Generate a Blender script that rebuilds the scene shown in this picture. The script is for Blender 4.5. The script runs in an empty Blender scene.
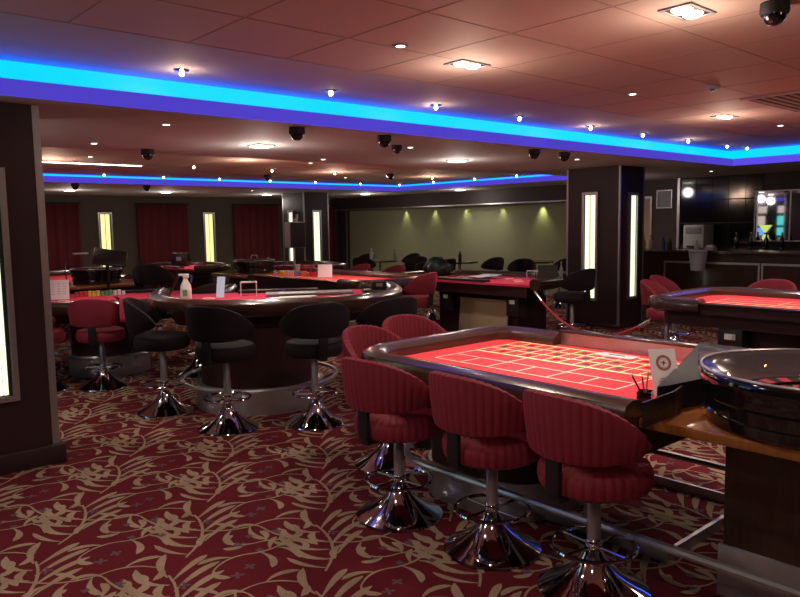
import bpy, bmesh, math, random
import numpy as np
from mathutils import Vector, Matrix
random.seed(7)
C = bpy.context.scene
PI = math.pi
# ---------------------------------------------------------------- camera, world, exposure
cd = bpy.data.cameras.new('camera'); cam = bpy.data.objects.new('camera', cd); C.collection.objects.link(cam)
right = Vector((0.74644648, -0.66527887, -0.01488878)); down = Vector((-0.0778307, -0.06506215, -0.99484134)); fwd = Vector((0.66087823, 0.74375463, -0.10034454))
cam.matrix_world = Matrix(((right.x, -down.x, -fwd.x, 0), (right.y, -down.y, -fwd.y, 0), (right.z, -down.z, -fwd.z, 1.55), (0, 0, 0, 1)))
cd.sensor_width = 36; cd.lens = 36*726/800; cd.clip_start = .05; cd.clip_end = 80
C.camera = cam
w = bpy.data.worlds.new('world'); C.world = w; w.use_nodes = True
w.node_tree.nodes['Background'].inputs[0].default_value = (.03, .03, .04, 1); w.node_tree.nodes['Background'].inputs[1].default_value = .3
C.view_settings.view_transform = 'Standard'; C.view_settings.look = 'None'; C.view_settings.gamma = 1; C.view_settings.use_curve_mapping = False
C.view_settings.exposure = 1.02
WARM = (1, .66, .48); NEUT = (1, .86, .70)
def lamp(name, kind, loc, energy, col, size=.05, spot=None, blend=.6, target=None):
    l = bpy.data.lights.new(name, kind); l.energy = energy; l.color = col
    if kind == 'AREA': l.size = size
    else: l.shadow_soft_size = size
    if kind == 'SPOT': l.spot_size = math.radians(spot); l.spot_blend = blend
    o = bpy.data.objects.new(name, l); o.location = loc; C.collection.objects.link(o)
    if target is not None:
        o.rotation_euler = (Vector(target)-Vector(loc)).to_track_quat('-Z', 'Y').to_euler()
    return o
# ceiling lamps and added fill points (twin and square fittings are built further down)
TWINS = [(3.5, 3.26), (3.49, 1.79), (7.23, 3.3), (7.2, 1.4), (-.3, 3.2), (-.3, .3), (3.5, -.4)]
for x, y in TWINS:
    lamp('twin_fill_point', 'POINT', (x, y, 2.34), 4.5, (1, .74, .58), .12); lamp('twin_downlight_lamp', 'SPOT', (x, y, 2.52), 19, NEUT, .09, 150, .8, (x, y, 0))  # points added below the fittings to brighten the tiled ceiling
SOFF = [(3.79, 6.27), (6.66, 6.38), (4.82, 15.3), (6.83, 15.3), (9.48, 15.5), (11.6, 14.3), (12.3, 11.7), (11.6, 7.4), (1.0, 6.3), (2.6, 15.3)]
for x, y in SOFF:
    lamp('square_fill_point', 'POINT', (x, y, 2.14), 5.0, (1, .88, .80), .10); lamp('square_downlight_lamp', 'SPOT', (x, y, 2.31), 24, NEUT, .07, 150, .8, (x, y, 0))  # points added under the square fittings to lift the lower ceiling
for x, y in [(1.2, 2.6), (1.0, .9), (1.9, 5.9), (5.4, 3.2), (5.2, 5.6), (8.4, 3.2), (5.4, .6)]: lamp('small_spot_and_fill', 'SPOT', (x, y, 2.34), 16, NEUT, .05, 140, .8, (x, y, 0))  # some match small spotlights; the rest are added to brighten the carpet
for x, y in [(3.0, 10.2), (5.2, 9.0), (7.6, 10.2), (9.9, 10.2)]: lamp('bay_lamp', 'POINT', (x, y, 2.28), 6, WARM, .12)  # point lamps under the far bay, no fittings of their own
# tight spots over the gaming tables
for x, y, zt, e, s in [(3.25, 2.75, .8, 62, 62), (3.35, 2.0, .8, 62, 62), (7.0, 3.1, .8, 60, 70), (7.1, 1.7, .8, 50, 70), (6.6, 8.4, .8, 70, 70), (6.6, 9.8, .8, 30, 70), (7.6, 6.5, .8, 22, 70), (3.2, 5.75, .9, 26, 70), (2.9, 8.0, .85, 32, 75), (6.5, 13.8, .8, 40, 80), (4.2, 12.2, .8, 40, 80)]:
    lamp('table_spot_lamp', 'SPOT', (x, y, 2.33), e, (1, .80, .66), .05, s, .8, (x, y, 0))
# ---------------------------------------------------------------- materials
def mat(name, col, rough=.6, metal=0, noise=0, nscale=40, bump=0, bscale=60, spec=.5, sheen=0, emit=None, es=0, trans=0, alpha=1, coat=0, col2=None):
    m = bpy.data.materials.new(name); m.use_nodes = True; nt = m.node_tree; b = nt.nodes['Principled BSDF']
    b.inputs['Base Color'].default_value = (*col, 1); b.inputs['Roughness'].default_value = rough; b.inputs['Metallic'].default_value = metal
    b.inputs['Specular IOR Level'].default_value = spec
    if sheen: b.inputs['Sheen Weight'].default_value = sheen; b.inputs['Sheen Tint'].default_value = (*[min(1, c*3+.1) for c in col], 1); b.inputs['Sheen Roughness'].default_value = .35
    if coat: b.inputs['Coat Weight'].default_value = coat; b.inputs['Coat Roughness'].default_value = .08
    if trans: b.inputs['Transmission Weight'].default_value = trans; b.inputs['IOR'].default_value = 1.2
    if alpha < 1: b.inputs['Alpha'].default_value = alpha
    if emit: b.inputs['Emission Color'].default_value = (*emit, 1); b.inputs['Emission Strength'].default_value = es
    tc = nt.nodes.new('ShaderNodeTexCoord')
    n = nt.nodes.new('ShaderNodeTexNoise'); n.inputs['Scale'].default_value = nscale; n.inputs['Detail'].default_value = 4
    nt.links.new(tc.outputs['Object'], n.inputs['Vector'])
    r = nt.nodes.new('ShaderNodeMix'); r.data_type = 'RGBA'
    c2 = col2 or tuple(c*(1-noise) for c in col)
    r.inputs[6].default_value = (*col, 1); r.inputs[7].default_value = (*c2, 1)
    nt.links.new(n.outputs['Fac'], r.inputs[0]); nt.links.new(r.outputs[2], b.inputs['Base Color'])
    if bump:
        bn = nt.nodes.new('ShaderNodeTexNoise'); bn.inputs['Scale'].default_value = bscale; nt.links.new(tc.outputs['Object'], bn.inputs['Vector'])
        bp = nt.nodes.new('ShaderNodeBump'); bp.inputs['Strength'].default_value = bump; bp.inputs['Distance'].default_value = .01
        nt.links.new(bn.outputs['Fac'], bp.inputs['Height']); nt.links.new(bp.outputs['Normal'], b.inputs['Normal'])
    return m
def woodmat(name, c1, c2, rough=.25, scale=(2, 30, 2)):
    m = mat(name, c1, rough, coat=.4, col2=c2); nt = m.node_tree
    n = [x for x in nt.nodes if x.type == 'TEX_NOISE'][0]; tc = [x for x in nt.nodes if x.type == 'TEX_COORD'][0]
    mp = nt.nodes.new('ShaderNodeMapping'); mp.inputs['Scale'].default_value = scale
    nt.links.new(tc.outputs['Object'], mp.inputs['Vector']); nt.links.new(mp.outputs['Vector'], n.inputs['Vector']); n.inputs['Scale'].default_value = 1.5; n.inputs['Distortion'].default_value = .6
    return m
M = dict(
 carpet=mat('carpet_crimson', (.155, .016, .026), .95, noise=.35, nscale=180, bump=.3, bscale=400, spec=.1),
 leaf=mat('carpet_gold', (.47, .34, .235), .95, noise=.5, nscale=9, bump=.3, bscale=400, spec=.1),
 leaf2=mat('carpet_mauve', (.16, .09, .12), .95, noise=.3, nscale=120, spec=.1),
 plaster=mat('plaster', (.50, .47, .45), .75, noise=.06, nscale=3, bump=.05),
 tile=mat('ceiling_tile', (.56, .42, .36), .7, noise=.1, nscale=160, bump=.08, bscale=200),
 joint=mat('tile_joint', (.36, .26, .23), .8),
 wall=mat('dark_wall', (.040, .025, .022), .6, noise=.25, nscale=6, bump=.04),
 wallbrown=mat('brown_wallpaper', (.075, .052, .036), .7, noise=.2, nscale=8),
 green=mat('olive_wall', (.27, .28, .17), .8, noise=.12, nscale=5, bump=.04),
 pillar=mat('pillar_laminate', (.036, .015, .018), .42, noise=.3, nscale=90, bump=.02),
 alu=mat('brushed_aluminium', (.50, .48, .50), .38, .85, noise=.2, nscale=30),
 chrome=mat('chrome', (.75, .75, .78), .05, 1),
 steel=mat('brushed_steel', (.62, .61, .63), .32, .75, noise=.35, nscale=12, bump=.03),
 velvet=mat('crimson_velvet', (.24, .010, .030), .75, noise=.3, nscale=60, sheen=.35),
 velvet2=mat('dark_plum_velvet', (.013, .0065, .011), .75, noise=.3, nscale=60, sheen=.06, spec=.25),
 black=mat('black_plastic', (.012, .012, .014), .35, noise=.2),
 gloss=mat('black_gloss', (.008, .008, .010), .08, coat=.6),
 blackm=mat('black_matte', (.011, .010, .012), .7, noise=.2),
 rail=mat('brown_leather_rail', (.060, .026, .018), .24, noise=.35, nscale=25, bump=.04, bscale=90, coat=.3),
 body=mat('table_body', (.038, .012, .013), .35, noise=.3, nscale=10),
 felt=mat('red_felt', (.66, .045, .060), .9, noise=.12, nscale=200, spec=.1, sheen=.2),
 feltpink=mat('crimson_felt', (.58, .045, .10), .9, noise=.12, nscale=200, spec=.1, sheen=.2),
 line=mat('layout_yellow', (.85, .70, .34), .8),
 linew=mat('layout_white', (.75, .60, .50), .8),
 wood=woodmat('orange_wood', (.42, .15, .035), (.22, .07, .018)),
 darkwood=woodmat('dark_wood', (.060, .026, .016), (.028, .012, .009)),
 curtain=mat('red_curtain', (.13, .008, .012), .85, noise=.35, nscale=5, sheen=.2),
 white=mat('white_plastic', (.75, .75, .75), .4), paper=mat('paper', (.82, .80, .84), .8, noise=.05),
 blue=mat('blue_plastic', (.03, .06, .35), .4), lblue=mat('pale_blue_card', (.45, .62, .85), .6),
 red=mat('red_ink', (.30, .02, .03), .6), redgloss=mat('red_rope', (.42, .012, .02), .55, sheen=.3),
 pinkcloth=mat('pink_cloth', (.62, .06, .14), .85, noise=.15), beige=mat('beige_board', (.36, .27, .17), .8, noise=.12, nscale=9),
 grey=mat('grey_plastic', (.22, .22, .25), .5), lgrey=mat('light_grey', (.45, .45, .48), .5),
 green2=mat('green_black_bag', (.012, .035, .035), .45, noise=.3, bump=.3, bscale=25),
 gold=mat('brass', (.75, .50, .22), .22, 1),
 glass=mat('clear_acrylic', (.9, .9, .92), .04, trans=1, alpha=.22),
 track=mat('lacquered_track', (.10, .085, .10), .18, .35, noise=.2, coat=.5),
 frost=mat('frosted_plastic', (.55, .55, .62), .35, alpha=.5),
 mirror=mat('bar_mirror', (.42, .40, .46), .03, 1),
 chip_y=mat('yellow_chips', (.75, .55, .08), .5), chip_g=mat('green_chips', (.10, .40, .16), .5), chip_o=mat('orange_chips', (.80, .25, .10), .5), chip_w=mat('white_chips', (.7, .68, .68), .5), chip_p=mat('purple_chips', (.35, .25, .55), .5), chip_r=mat('red_chips', (.6, .05, .07), .5),
 cyan=mat('blue_led_glow', (.0, .1, .2), .5, emit=(.0, .125, 1.0), es=2.75),
 lip=mat('violet_lip_glow', (.05, .05, .2), .5, emit=(.062, .042, .44), es=.95),
 lit=mat('lit_diffuser', (.8, .8, .7), .4, emit=(.88, .95, .66), es=.62),
 lit2=mat('lit_diffuser_seam', (.5, .5, .4), .4, emit=(.50, .55, .26), es=.55),
 lity=mat('lit_yellow', (.8, .8, .4), .4, emit=(.85, .75, .32), es=.6),
 bulb=mat('warm_bulb', (1, .9, .7), .4, emit=(1, .82, .50), es=14),
 bulbw=mat('white_bulb', (1, 1, .9), .4, emit=(.95, 1, .80), es=4),
 screen_g=mat('screen_green', (.1, .1, .1), .3, emit=(.1, .75, .65), es=1.0), screen_b=mat('screen_blue', (.1, .1, .1), .3, emit=(.15, .4, 1), es=1.2), screen_w=mat('screen_cream', (.1, .1, .1), .3, emit=(1, .85, .65), es=.6),
 neon=mat('neon_green', (.1, .1, .1), .3, emit=(.50, .60, .10), es=.6),
)
# ---------------------------------------------------------------- mesh builder
class MB:
    def __init__(s): s.v = []; s.f = []; s.m = []; s.sm = []
    def add(s, vs, fs, mi=0, smooth=False):
        o = len(s.v); s.v += [tuple(p) for p in vs]
        for f in fs: s.f.append([i+o for i in f]); s.m.append(mi); s.sm.append(smooth)
        return s
    def box(s, x0, x1, y0, y1, z0, z1, mi=0, b=0):
        if b <= 0:
            vs = [(x, y, z) for z in (z0, z1) for y in (y0, y1) for x in (x0, x1)]
            s.add(vs, [(0, 2, 3, 1), (4, 5, 7, 6), (0, 1, 5, 4), (2, 6, 7, 3), (0, 4, 6, 2), (1, 3, 7, 5)], mi)
        else:
            bm = bmesh.new(); bmesh.ops.create_cube(bm, size=1)
            for v in bm.verts: v.co = Vector(((x0+x1)/2+v.co.x*(x1-x0), (y0+y1)/2+v.co.y*(y1-y0), (z0+z1)/2+v.co.z*(z1-z0)))
            bmesh.ops.bevel(bm, geom=bm.edges[:], offset=b, segments=2, affect='EDGES', profile=.5)
            bm.verts.index_update(); s.add([v.co[:] for v in bm.verts], [[v.index for v in f.verts] for f in bm.faces], mi, True); bm.free()
        return s
    def lathe(s, prof, cx=0, cy=0, n=32, mi=0, smooth=True, rib=None, cap=True):
        vs = []; fs = []
        for r, z in prof:
            for k in range(n):
                a = 2*PI*k/n; rr = r*(1+(rib*(k % 2) if rib else 0)); vs.append((cx+rr*math.cos(a), cy+rr*math.sin(a), z))
        for i in range(len(prof)-1):
            for k in range(n): fs.append((i*n+k, i*n+(k+1) % n, (i+1)*n+(k+1) % n, (i+1)*n+k))
        if cap: fs.append(tuple(range(n))[::-1]); fs.append(tuple((len(prof)-1)*n+k for k in range(n)))
        return s.add(vs, fs, mi, smooth)
    def tube(s, pts, r, n=8, mi=0, closed=False, rad=None):
        P = [Vector(p) for p in pts]; N = len(P); vs = []; fs = []
        up = None
        for i, p in enumerate(P):
            if closed: t = P[(i+1) % N]-P[i-1]
            else: t = P[min(i+1, N-1)]-P[max(i-1, 0)]
            t.normalize()
            if up is None: up = Vector((0, 0, 1)) if abs(t.z) < .9 else Vector((1, 0, 0))
            a = t.cross(up).normalized(); b = a.cross(t).normalized(); up = b
            rr = rad[i] if rad else r
            for k in range(n):
                an = 2*PI*k/n; vs.append(p+a*rr*math.cos(an)+b*rr*math.sin(an))
        for i in range(N if closed else N-1):
            j = (i+1) % N
            for k in range(n): fs.append((i*n+k, i*n+(k+1) % n, j*n+(k+1) % n, j*n+k))
        if not closed: fs.append(tuple(range(n))[::-1]); fs.append(tuple((N-1)*n+k for k in range(n)))
        return s.add(vs, fs, mi, True)
    def prism(s, pts, z0, z1, mi=0, smooth=False):
        n = len(pts); vs = [(x, y, z0) for x, y in pts]+[(x, y, z1) for x, y in pts]
        s.add(vs, [tuple(range(n))[::-1], tuple(range(n, 2*n))], mi)
        return s.add(vs, [(k, (k+1) % n, n+(k+1) % n, n+k) for k in range(n)], mi, smooth)
    def sweep(s, path, prof, closed=False, mi=0):
        # path: 2-D points, prof: (offset to the left normal, z)
        P = [Vector(p) for p in path]; N = len(P); vs = []; fs = []; n = len(prof)
        for i, p in enumerate(P):
            if closed: t0 = (p-P[i-1]).normalized(); t1 = (P[(i+1) % N]-p).normalized()
            else:
                t0 = (p-P[i-1]).normalized() if i else (P[1]-p).normalized(); t1 = (P[i+1]-p).normalized() if i < N-1 else t0
            nn = Vector((-(t0.y+t1.y), t0.x+t1.x)).normalized(); k = 1/max(.5, nn.dot(Vector((-t0.y, t0.x))))
            for o, z in prof: vs.append((p.x+nn.x*o*k, p.y+nn.y*o*k, z))
        for i in range(N if closed else N-1):
            j = (i+1) % N
            for k in range(n): fs.append((i*n+k, j*n+k, j*n+(k+1) % n, i*n+(k+1) % n))
        if not closed: fs.append(tuple(range(n))); fs.append(tuple((N-1)*n+k for k in range(n))[::-1])
        return s.add(vs, fs, mi, True)
    def xf(s, mtx, start=0):
        for i in range(start, len(s.v)): s.v[i] = tuple(mtx @ Vector(s.v[i]))
        return s
    def build(s, name, mats, parent=None, loc=None, rz=0, label=None, cat=None, group=None, kind=None):
        me = bpy.data.meshes.new(name); me.from_pydata(s.v, [], s.f)
        if not isinstance(mats, (list, tuple)): mats = [mats]
        for m in mats: me.materials.append(M[m] if isinstance(m, str) else m)
        me.polygons.foreach_set('material_index', s.m); me.polygons.foreach_set('use_smooth', s.sm)
        bm = bmesh.new(); bm.from_mesh(me)
        if len(bm.faces) < 60000: bmesh.ops.recalc_face_normals(bm, faces=bm.faces[:])
        bm.to_mesh(me); bm.free()
        if any(s.sm): me.set_sharp_from_angle(angle=math.radians(40))
        o = bpy.data.objects.new(name, me); C.collection.objects.link(o)
        if parent: o.parent = parent
        if loc: o.location = loc
        o.rotation_euler.z = rz
        tag(o, label, cat, group, kind); return o
def tag(o, label=None, cat=None, group=None, kind=None):
    if label: o['label'] = label
    if cat: o['category'] = cat
    if group: o['group'] = group
    if kind: o['kind'] = kind
    return o
def thing(name, label, cat, loc=(0, 0, 0), rz=0, group=None):
    o = bpy.data.objects.new(name, None); o.empty_display_size = .1; C.collection.objects.link(o); o.location = loc; o.rotation_euler.z = rz
    return tag(o, label, cat, group)
def copy_tree(o, parent=None):
    c = o.copy(); C.collection.objects.link(c)
    if parent: c.parent = parent
    for ch in list(o.children): copy_tree(ch, c)
    return c
def dup(o, loc, rz=0, label=None, group=None, scale=None):
    c = copy_tree(o); c.location = loc; c.rotation_euler.z = rz
    if label: c['label'] = label
    if group: c['group'] = group
    if scale: c.scale = (scale,)*3
    return c
def rrect(x0, x1, y0, y1, r, n=5):
    out = []
    for cx, cy, a0 in ((x1-r, y1-r, 0), (x0+r, y1-r, 90), (x0+r, y0+r, 180), (x1-r, y0+r, 270)):
        for k in range(n+1):
            a = math.radians(a0+90*k/n); out.append((cx+r*math.cos(a), cy+r*math.sin(a)))
    return out
# ---------------------------------------------------------------- the room
X0, X1, Y0, Y1 = -2.6, 13.5, -1.6, 17.5
ZS, ZT = 2.35, 2.58
def carpet():
    b = MB(); b.box(X0-.1, X1+.1, Y0-.1, Y1+.1, -.1, 0, 0)
    strokes = []      # (p0, p1, p2, width, material, blunt)
    def leaf(p0, p1, p2, wd, mi=1, bl=1): strokes.append((p0, p1, p2, wd, mi, bl))
    def plume(ox, oy, ang, s, flip=1):
        ca, sa = math.cos(ang), math.sin(ang)
        def T(u, v): return (ox+s*(u*ca-v*flip*sa), oy+s*(u*sa+v*flip*ca))
        leaf(T(-.18, -.02), T(.08, -.10), T(.30, .04), .013, 1, 0)
        for k, (l, c) in enumerate(((.22, .9), (.25, .8), (.24, .7), (.19, .6))):
            u = -.07+.095*k; v = -.055+.024*k
            leaf(T(u, v), T(u-.005, v+l*.70), T(u+.12+l*.25*c, v+l*.92), .037, 1)
        for k, l in enumerate((.19, .23, .22, .16)):
            u = -.02+.09*k; v = -.07+.028*k
            leaf(T(u, v), T(u+.17, v-.05), T(u+.17+l*.35, v-l*.62), .034, 1)
        leaf(T(.28, .04), T(.38, .12), T(.50, .10), .036, 1); leaf(T(-.15, -.02), T(-.13, .08), T(-.04, .15), .026, 1)
    def curl(ox, oy, ang, s, flip=1):
        ca, sa = math.cos(ang), math.sin(ang)
        def T(u, v): return (ox+s*(u*ca-v*flip*sa), oy+s*(u*sa+v*flip*ca))
        leaf(T(0, 0), T(.10, .16), T(.34, .14), .011, 1, 0); leaf(T(.34, .14), T(.45, .12), T(.42, .02), .034, 1)
        leaf(T(.05, .07), T(.02, .20), T(-.09, .22), .032, 1); leaf(T(.14, .13), T(.16, .25), T(.06, .31), .034, 1)
        leaf(T(.22, .15), T(.30, .23), T(.24, .33), .032, 1); leaf(T(.10, .10), T(.18, .04), T(.26, .05), .027, 1)
        leaf(T(0, 0), T(-.08, -.09), T(-.22, -.06), .010, 1, 0); leaf(T(-.22, -.06), T(-.30, -.02), T(-.26, .07), .032, 1)
        leaf(T(-.06, -.05), T(-.08, -.16), T(-.19, -.18), .029, 1)
        for (u, v) in ((.32, .02), (-.12, .10), (.10, -.10)):
            for q in range(4):
                a = q*PI/2+.4; leaf(T(u, v), T(u+.015*math.cos(a), v+.015*math.sin(a)), T(u+.035*math.cos(a), v+.035*math.sin(a)), .016, 2)
    for h in (0, 1):
        ox, oy = h*.40, h*.57
        plume(ox-.08, oy-.10, .92, 1.08); curl(ox+.30, oy-.16, 2.3, .92); curl(ox+.44, oy+.13, .5, .85, -1); curl(ox+.14, oy-.36, 5.2, .60)
        leaf((ox+.03, oy-.05), (ox-.15, oy+.12), (ox-.14, oy+.36), .012, 1, 0)
        leaf((ox-.14, oy+.36), (ox-.16, oy+.46), (ox-.26, oy+.44), .026, 1)
    base = []
    for p0, p1, p2, wd, mi, bl in strokes:
        n = 7; L = []; Rr = []
        for i in range(n+1):
            t = i/n; x = (1-t)**2*p0[0]+2*t*(1-t)*p1[0]+t*t*p2[0]; y = (1-t)**2*p0[1]+2*t*(1-t)*p1[1]+t*t*p2[1]
            dx = 2*(1-t)*(p1[0]-p0[0])+2*t*(p2[0]-p1[0]); dy = 2*(1-t)*(p1[1]-p0[1])+2*t*(p2[1]-p1[1]); d = math.hypot(dx, dy) or 1
            hw = wd*.60*((.18+.82*math.sin(min(1, t*1.08)*PI*.62)**1.3)*math.sqrt(max(.02, 1-t**7)) if bl else (.7+.3*math.sin(PI*t)))
            L.append((x-dy/d*hw, y+dx/d*hw)); Rr.append((x+dy/d*hw, y-dx/d*hw))
        base.append((L, Rr, mi))
    V = []; F = []; MI = []; idx = 0
    z0 = .0006
    for ci in range(-4, 18):
        for cj in range(-2, 16):
            ox, oy = ci*.80, cj*1.14
            for si, (L, Rr, mi) in enumerate(base):
                if not (X0+.3 < L[0][0]+ox < X1-.3 and Y0+.3 < L[0][1]+oy < Y1-.3): continue
                far = math.hypot(ox, oy) > 8
                ids = (0, 2, 4, 6, 7) if far else range(8)
                z = z0+si*.00002; st = len(V)
                for i in ids: V.append((L[i][0]+ox, L[i][1]+oy, z)); V.append((Rr[i][0]+ox, Rr[i][1]+oy, z))
                for i in range(len(ids)-1): q = st+2*i; F.append((q, q+1, q+3, q+2)); MI.append(mi)
    b.add(V, F, 1)
    b.m[6:] = MI
    return b.build('floor', ['carpet', 'leaf', 'leaf2'], kind='structure')
carpet()
XW = 13.2
def structure(name, b, mats): return b.build(name, mats, kind='structure')
# walls
b = MB(); b.box(X0-.15, XW+.15, Y1, Y1+.15, 0, 2.8, 0); structure('wall_back', b, 'wallbrown')
b = MB(); b.box(XW, XW+.15, Y0, Y1, 0, 2.8, 0); structure('wall_right', b, 'wall')
b = MB(); b.box(X0-.15, X0, Y0, Y1, 0, 2.8, 0); structure('wall_left', b, 'wall')
b = MB(); b.box(X0-.15, XW+.15, Y0-.15, Y0, 0, 2.8, 0); structure('wall_front', b, 'wall')
b = MB(); b.box(XW-.03, XW-.001, 8.35, 17.0, 0, 2.02, 0); structure('wall_olive', b, 'green')
b = MB(); b.box(XW-.30, XW-.001, 8.1, Y1-.001, 2.02, ZS-.001, 0); b.box(XW-.14, XW-.002, 17.0, 17.3, 0, 2.02, 0); structure('trim_1', b, 'wall')
b = MB(); b.box(XW-.32, XW-.30, 8.1, Y1-.01, 2.0, 2.03, 0); b.box(XW-.16, XW-.14, 16.98, 17.02, 0, 2.02, 0); structure('trim_2', b, 'alu')
b = MB(); b.box(X0, XW-.2, Y1-.03, Y1-.001, 0, .14, 0, .008); structure('baseboard_back', b, 'wall')
# ceiling with two raised bays
b = MB()
A1 = (X0, 10.88, Y0, 4.82); A2 = (X0, 11.45, 7.5, 12.9); ZT2 = 2.49
def slab(x0, x1, y0, y1): b.box(x0, x1, y0, y1, ZS, ZS+.10, 0)
slab(A1[1], XW, Y0, A1[3]); slab(X0, XW, A1[3], A2[2]); slab(A2[1], XW, A2[2], A2[3]); slab(X0, XW, A2[3], Y1)
b.box(X0, XW, Y0, Y1, ZT, ZT+.05, 0)                         # upper plaster level
b.box(X0, A1[1], 4.98, 5.03, ZS+.1, ZT, 0); b.box(A1[1]+.13, A1[1]+.18, Y0, 5.03, ZS+.1, ZT, 0)
b.box(X0, A2[1], A2[2]-.02, A2[2]+.02, ZS, ZT, 0); b.box(X0, A2[1]+.18, A2[3]+.13, A2[3]+.18, ZS+.1, ZT, 0); b.box(A2[1]+.13, A2[1]+.18, A2[2], A2[3]+.13, ZS+.1, ZT, 0)
b.box(X0, 9.9, Y0, 3.84, ZT-.012, ZT-.001, 1)                # lay-in tiles of the near bay
b.box(X0, 10.4, 8.4, 11.9, ZT2-.012, ZT2-.001, 1)
for k in range(-8, 12):
    x = 2.51+.63*k
    if X0 < x < 9.9: b.box(x-.004, x+.004, Y0, 3.84, ZT-.0135, ZT-.0121, 2); b.box(x-.004, x+.004, 8.4, 11.9, ZT2-.0135, ZT2-.0121, 2)
for k in range(9): y = 3.84-.62*k; b.box(X0, 9.9, y-.004, y+.004, ZT-.0137, ZT-.0123, 2)
b.box(X0, A2[1]+.125, A2[2]+.02, A2[3]+.125, ZT2, ZT-.014, 0)
structure('ceiling', b, ['plaster', 'tile', 'joint'])
# blue LED coves
def cove(label, x0, x1, y0, y1, ZT=2.58):
    t = thing('cove_light', label, 'LED cove light', (x1, y1, ZS), 0, 'blue LED coves of the raised ceiling bays')
    m = MB(); m.box(x0-x1, .0, 0, .018, .0, .10); m.box(0, .018, y0-y1, .018, .0, .10); m.build('lip', 'lip', t)  # violet light on the lip face is put in as emission
    m = MB(); m.box(x0-x1, .128, .125, .14, .10, ZT-ZS-.002); m.box(.125, .14, y0-y1, .125, .10, ZT-ZS-.002); m.build('glow_band', 'cyan', t)  # recess wall lit by the cove, its light put in as emission
cove('bright blue LED cove running across the picture above the nearest tables', X0, A1[1], Y0, A1[3])
cove('thin distant blue LED cove with a corner in front of the olive wall', X0, A2[1], A2[2]+.03, A2[3], ZT2)
# pillars (laminate boxes with silver corner trims) and their lit panels
def pillar(label, x0, x1, y0, y1, base=.12, tr=.03):
    t = thing('pillar', label, 'pillar', ((x0+x1)/2, (y0+y1)/2, 0))
    hx, hy = (x1-x0)/2, (y1-y0)/2
    MB().box(-hx, hx, -hy, hy, 0, ZS).build('shaft', 'pillar', t)
    for sx in (-1, 1):
        for sy in (-1, 1):
            m = MB(); m.box(sx*hx-tr*.5*(1+sx)+(-.004 if sx < 0 else .004), sx*hx+tr*.5*(1-sx)+(-.004 if sx < 0 else .004), sy*hy-tr*.5*(1+sy)+(.004*sy), sy*hy+tr*.5*(1-sy)+(.004*sy), base, ZS-.002); m.build('corner_trim', 'alu', t)
    if base:
        m = MB(); m.box(-hx-.035, hx+.035, -hy-.035, hy+.035, 0, base, 0, .008); m.build('baseboard', 'pillar', t)
    return t
pillar('tall dark brown laminate pillar at the left edge of the picture', .66, 1.44, 5.09, 5.87, .13, .045)
pillar('dark laminate pillar right of centre with two lit panels, in front of the bar', 9.31, 9.96, 5.71, 6.62, .06)
pillar('distant dark pillar with lit panels behind the loudspeaker', 9.63, 10.34, 14.16, 15.05, .06)
def wall_light(label, w_, z0, z1, loc, rz, n=3, m1='lit', group=None, fr=.035):
    # faces local -Y
    t = thing('wall_light', label, 'wall light', (loc[0], loc[1], z0), rz, group); h = z1-z0
    m = MB()
    for (a0, a1, c0, c1) in ((-w_/2-fr, -w_/2, -fr, h+fr), (w_/2, w_/2+fr, -fr, h+fr), (-w_/2, w_/2, -fr, 0), (-w_/2, w_/2, h, h+fr)): m.box(a0, a1, -.03, 0, c0, c1, 0)
    m.build('frame', 'alu', t)
    MB().box(-w_/2, w_/2, -.006, 0, 0, h).build('backing', 'blackm', t)
    m = MB(); q = w_*.86/n
    for k in range(n):
        xa = -w_*.43+k*q; pts = [(xa+q*.06, -.006)]+[(xa+q*(.5-.44*math.cos(PI*i/6)), -.008-.012*math.sin(PI*i/6)) for i in range(7)]+[(xa+q*.94, -.006)]
        m.prism(pts, .01, h-.01, 0 if k % 4 != 2 else 1, True)
    m.build('diffuser', [m1, 'lit2'], t); return t
wall_light('tall lit panel on the pillar at the left edge of the picture', .34, .50, 1.91, (1.01, 5.088), 0, 9)
wall_light('lit panel on the left face of the pillar right of centre', .20, .42, 1.96, (9.308, 6.20), -PI/2, 5)
wall_light('lit panel on the right face of the pillar right of centre', .17, .45, 1.94, (9.64, 5.708), 0, 2)
wall_light('small lit panel on the left face of the distant pillar, behind the loudspeaker', .17, .45, 1.9, (9.628, 14.68), -PI/2, 2)
wall_light('pale lit panel on the right face of the distant pillar', .20, .45, 1.9, (9.98, 14.158), 0, 2)
wall_light('lit slot on the back wall, behind the tilted monitor', .26, .5, 1.92, (6.27, Y1), 0, 2, 'lity')
wall_light('lit slot on the back wall between two red curtains', .26, .5, 1.92, (8.93, Y1), 0, 2, 'lity')
# curtains on the back wall
def curtain(label, x0, x1):
    t = thing('curtain', label, 'curtain', ((x0+x1)/2, Y1-.10, 0), 0, 'red curtains along the back wall'); W = x1-x0; vs = []; fs = []
    n = int(W/.022)
    for i in range(n+1):
        x = -W/2+W*i/n; y = .035*math.sin(i*.62)+.015*math.sin(i*.23+1)
        for z in (.04, 1.1, 2.14): vs.append((x, y*(1 if z < 2 else .6), z))
    for i in range(n):
        for k in range(2): fs.append((i*3+k, i*3+3+k, i*3+4+k, i*3+k+1))
    m = MB().add(vs, fs, 0, True); o = m.build('drape', 'curtain', t); sd = o.modifiers.new('s', 'SOLIDIFY'); sd.thickness = .008
    m = MB(); m.tube([(-W/2-.04, 0, 2.165), (W/2+.04, 0, 2.165)], .016); m.box(-W/2, -W/2+.02, 0, .1, 2.15, 2.18); m.box(W/2-.02, W/2, 0, .1, 2.15, 2.18); m.build('curtain_rod', 'blackm', t)
curtain('red curtain at the left end of the back wall, beside the near pillar', 4.35, 5.66)
curtain('red curtain between the two lit slots of the back wall', 7.02, 8.30)
curtain('red curtain on the back wall just left of the distant pillar', 9.62, 10.98)
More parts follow.
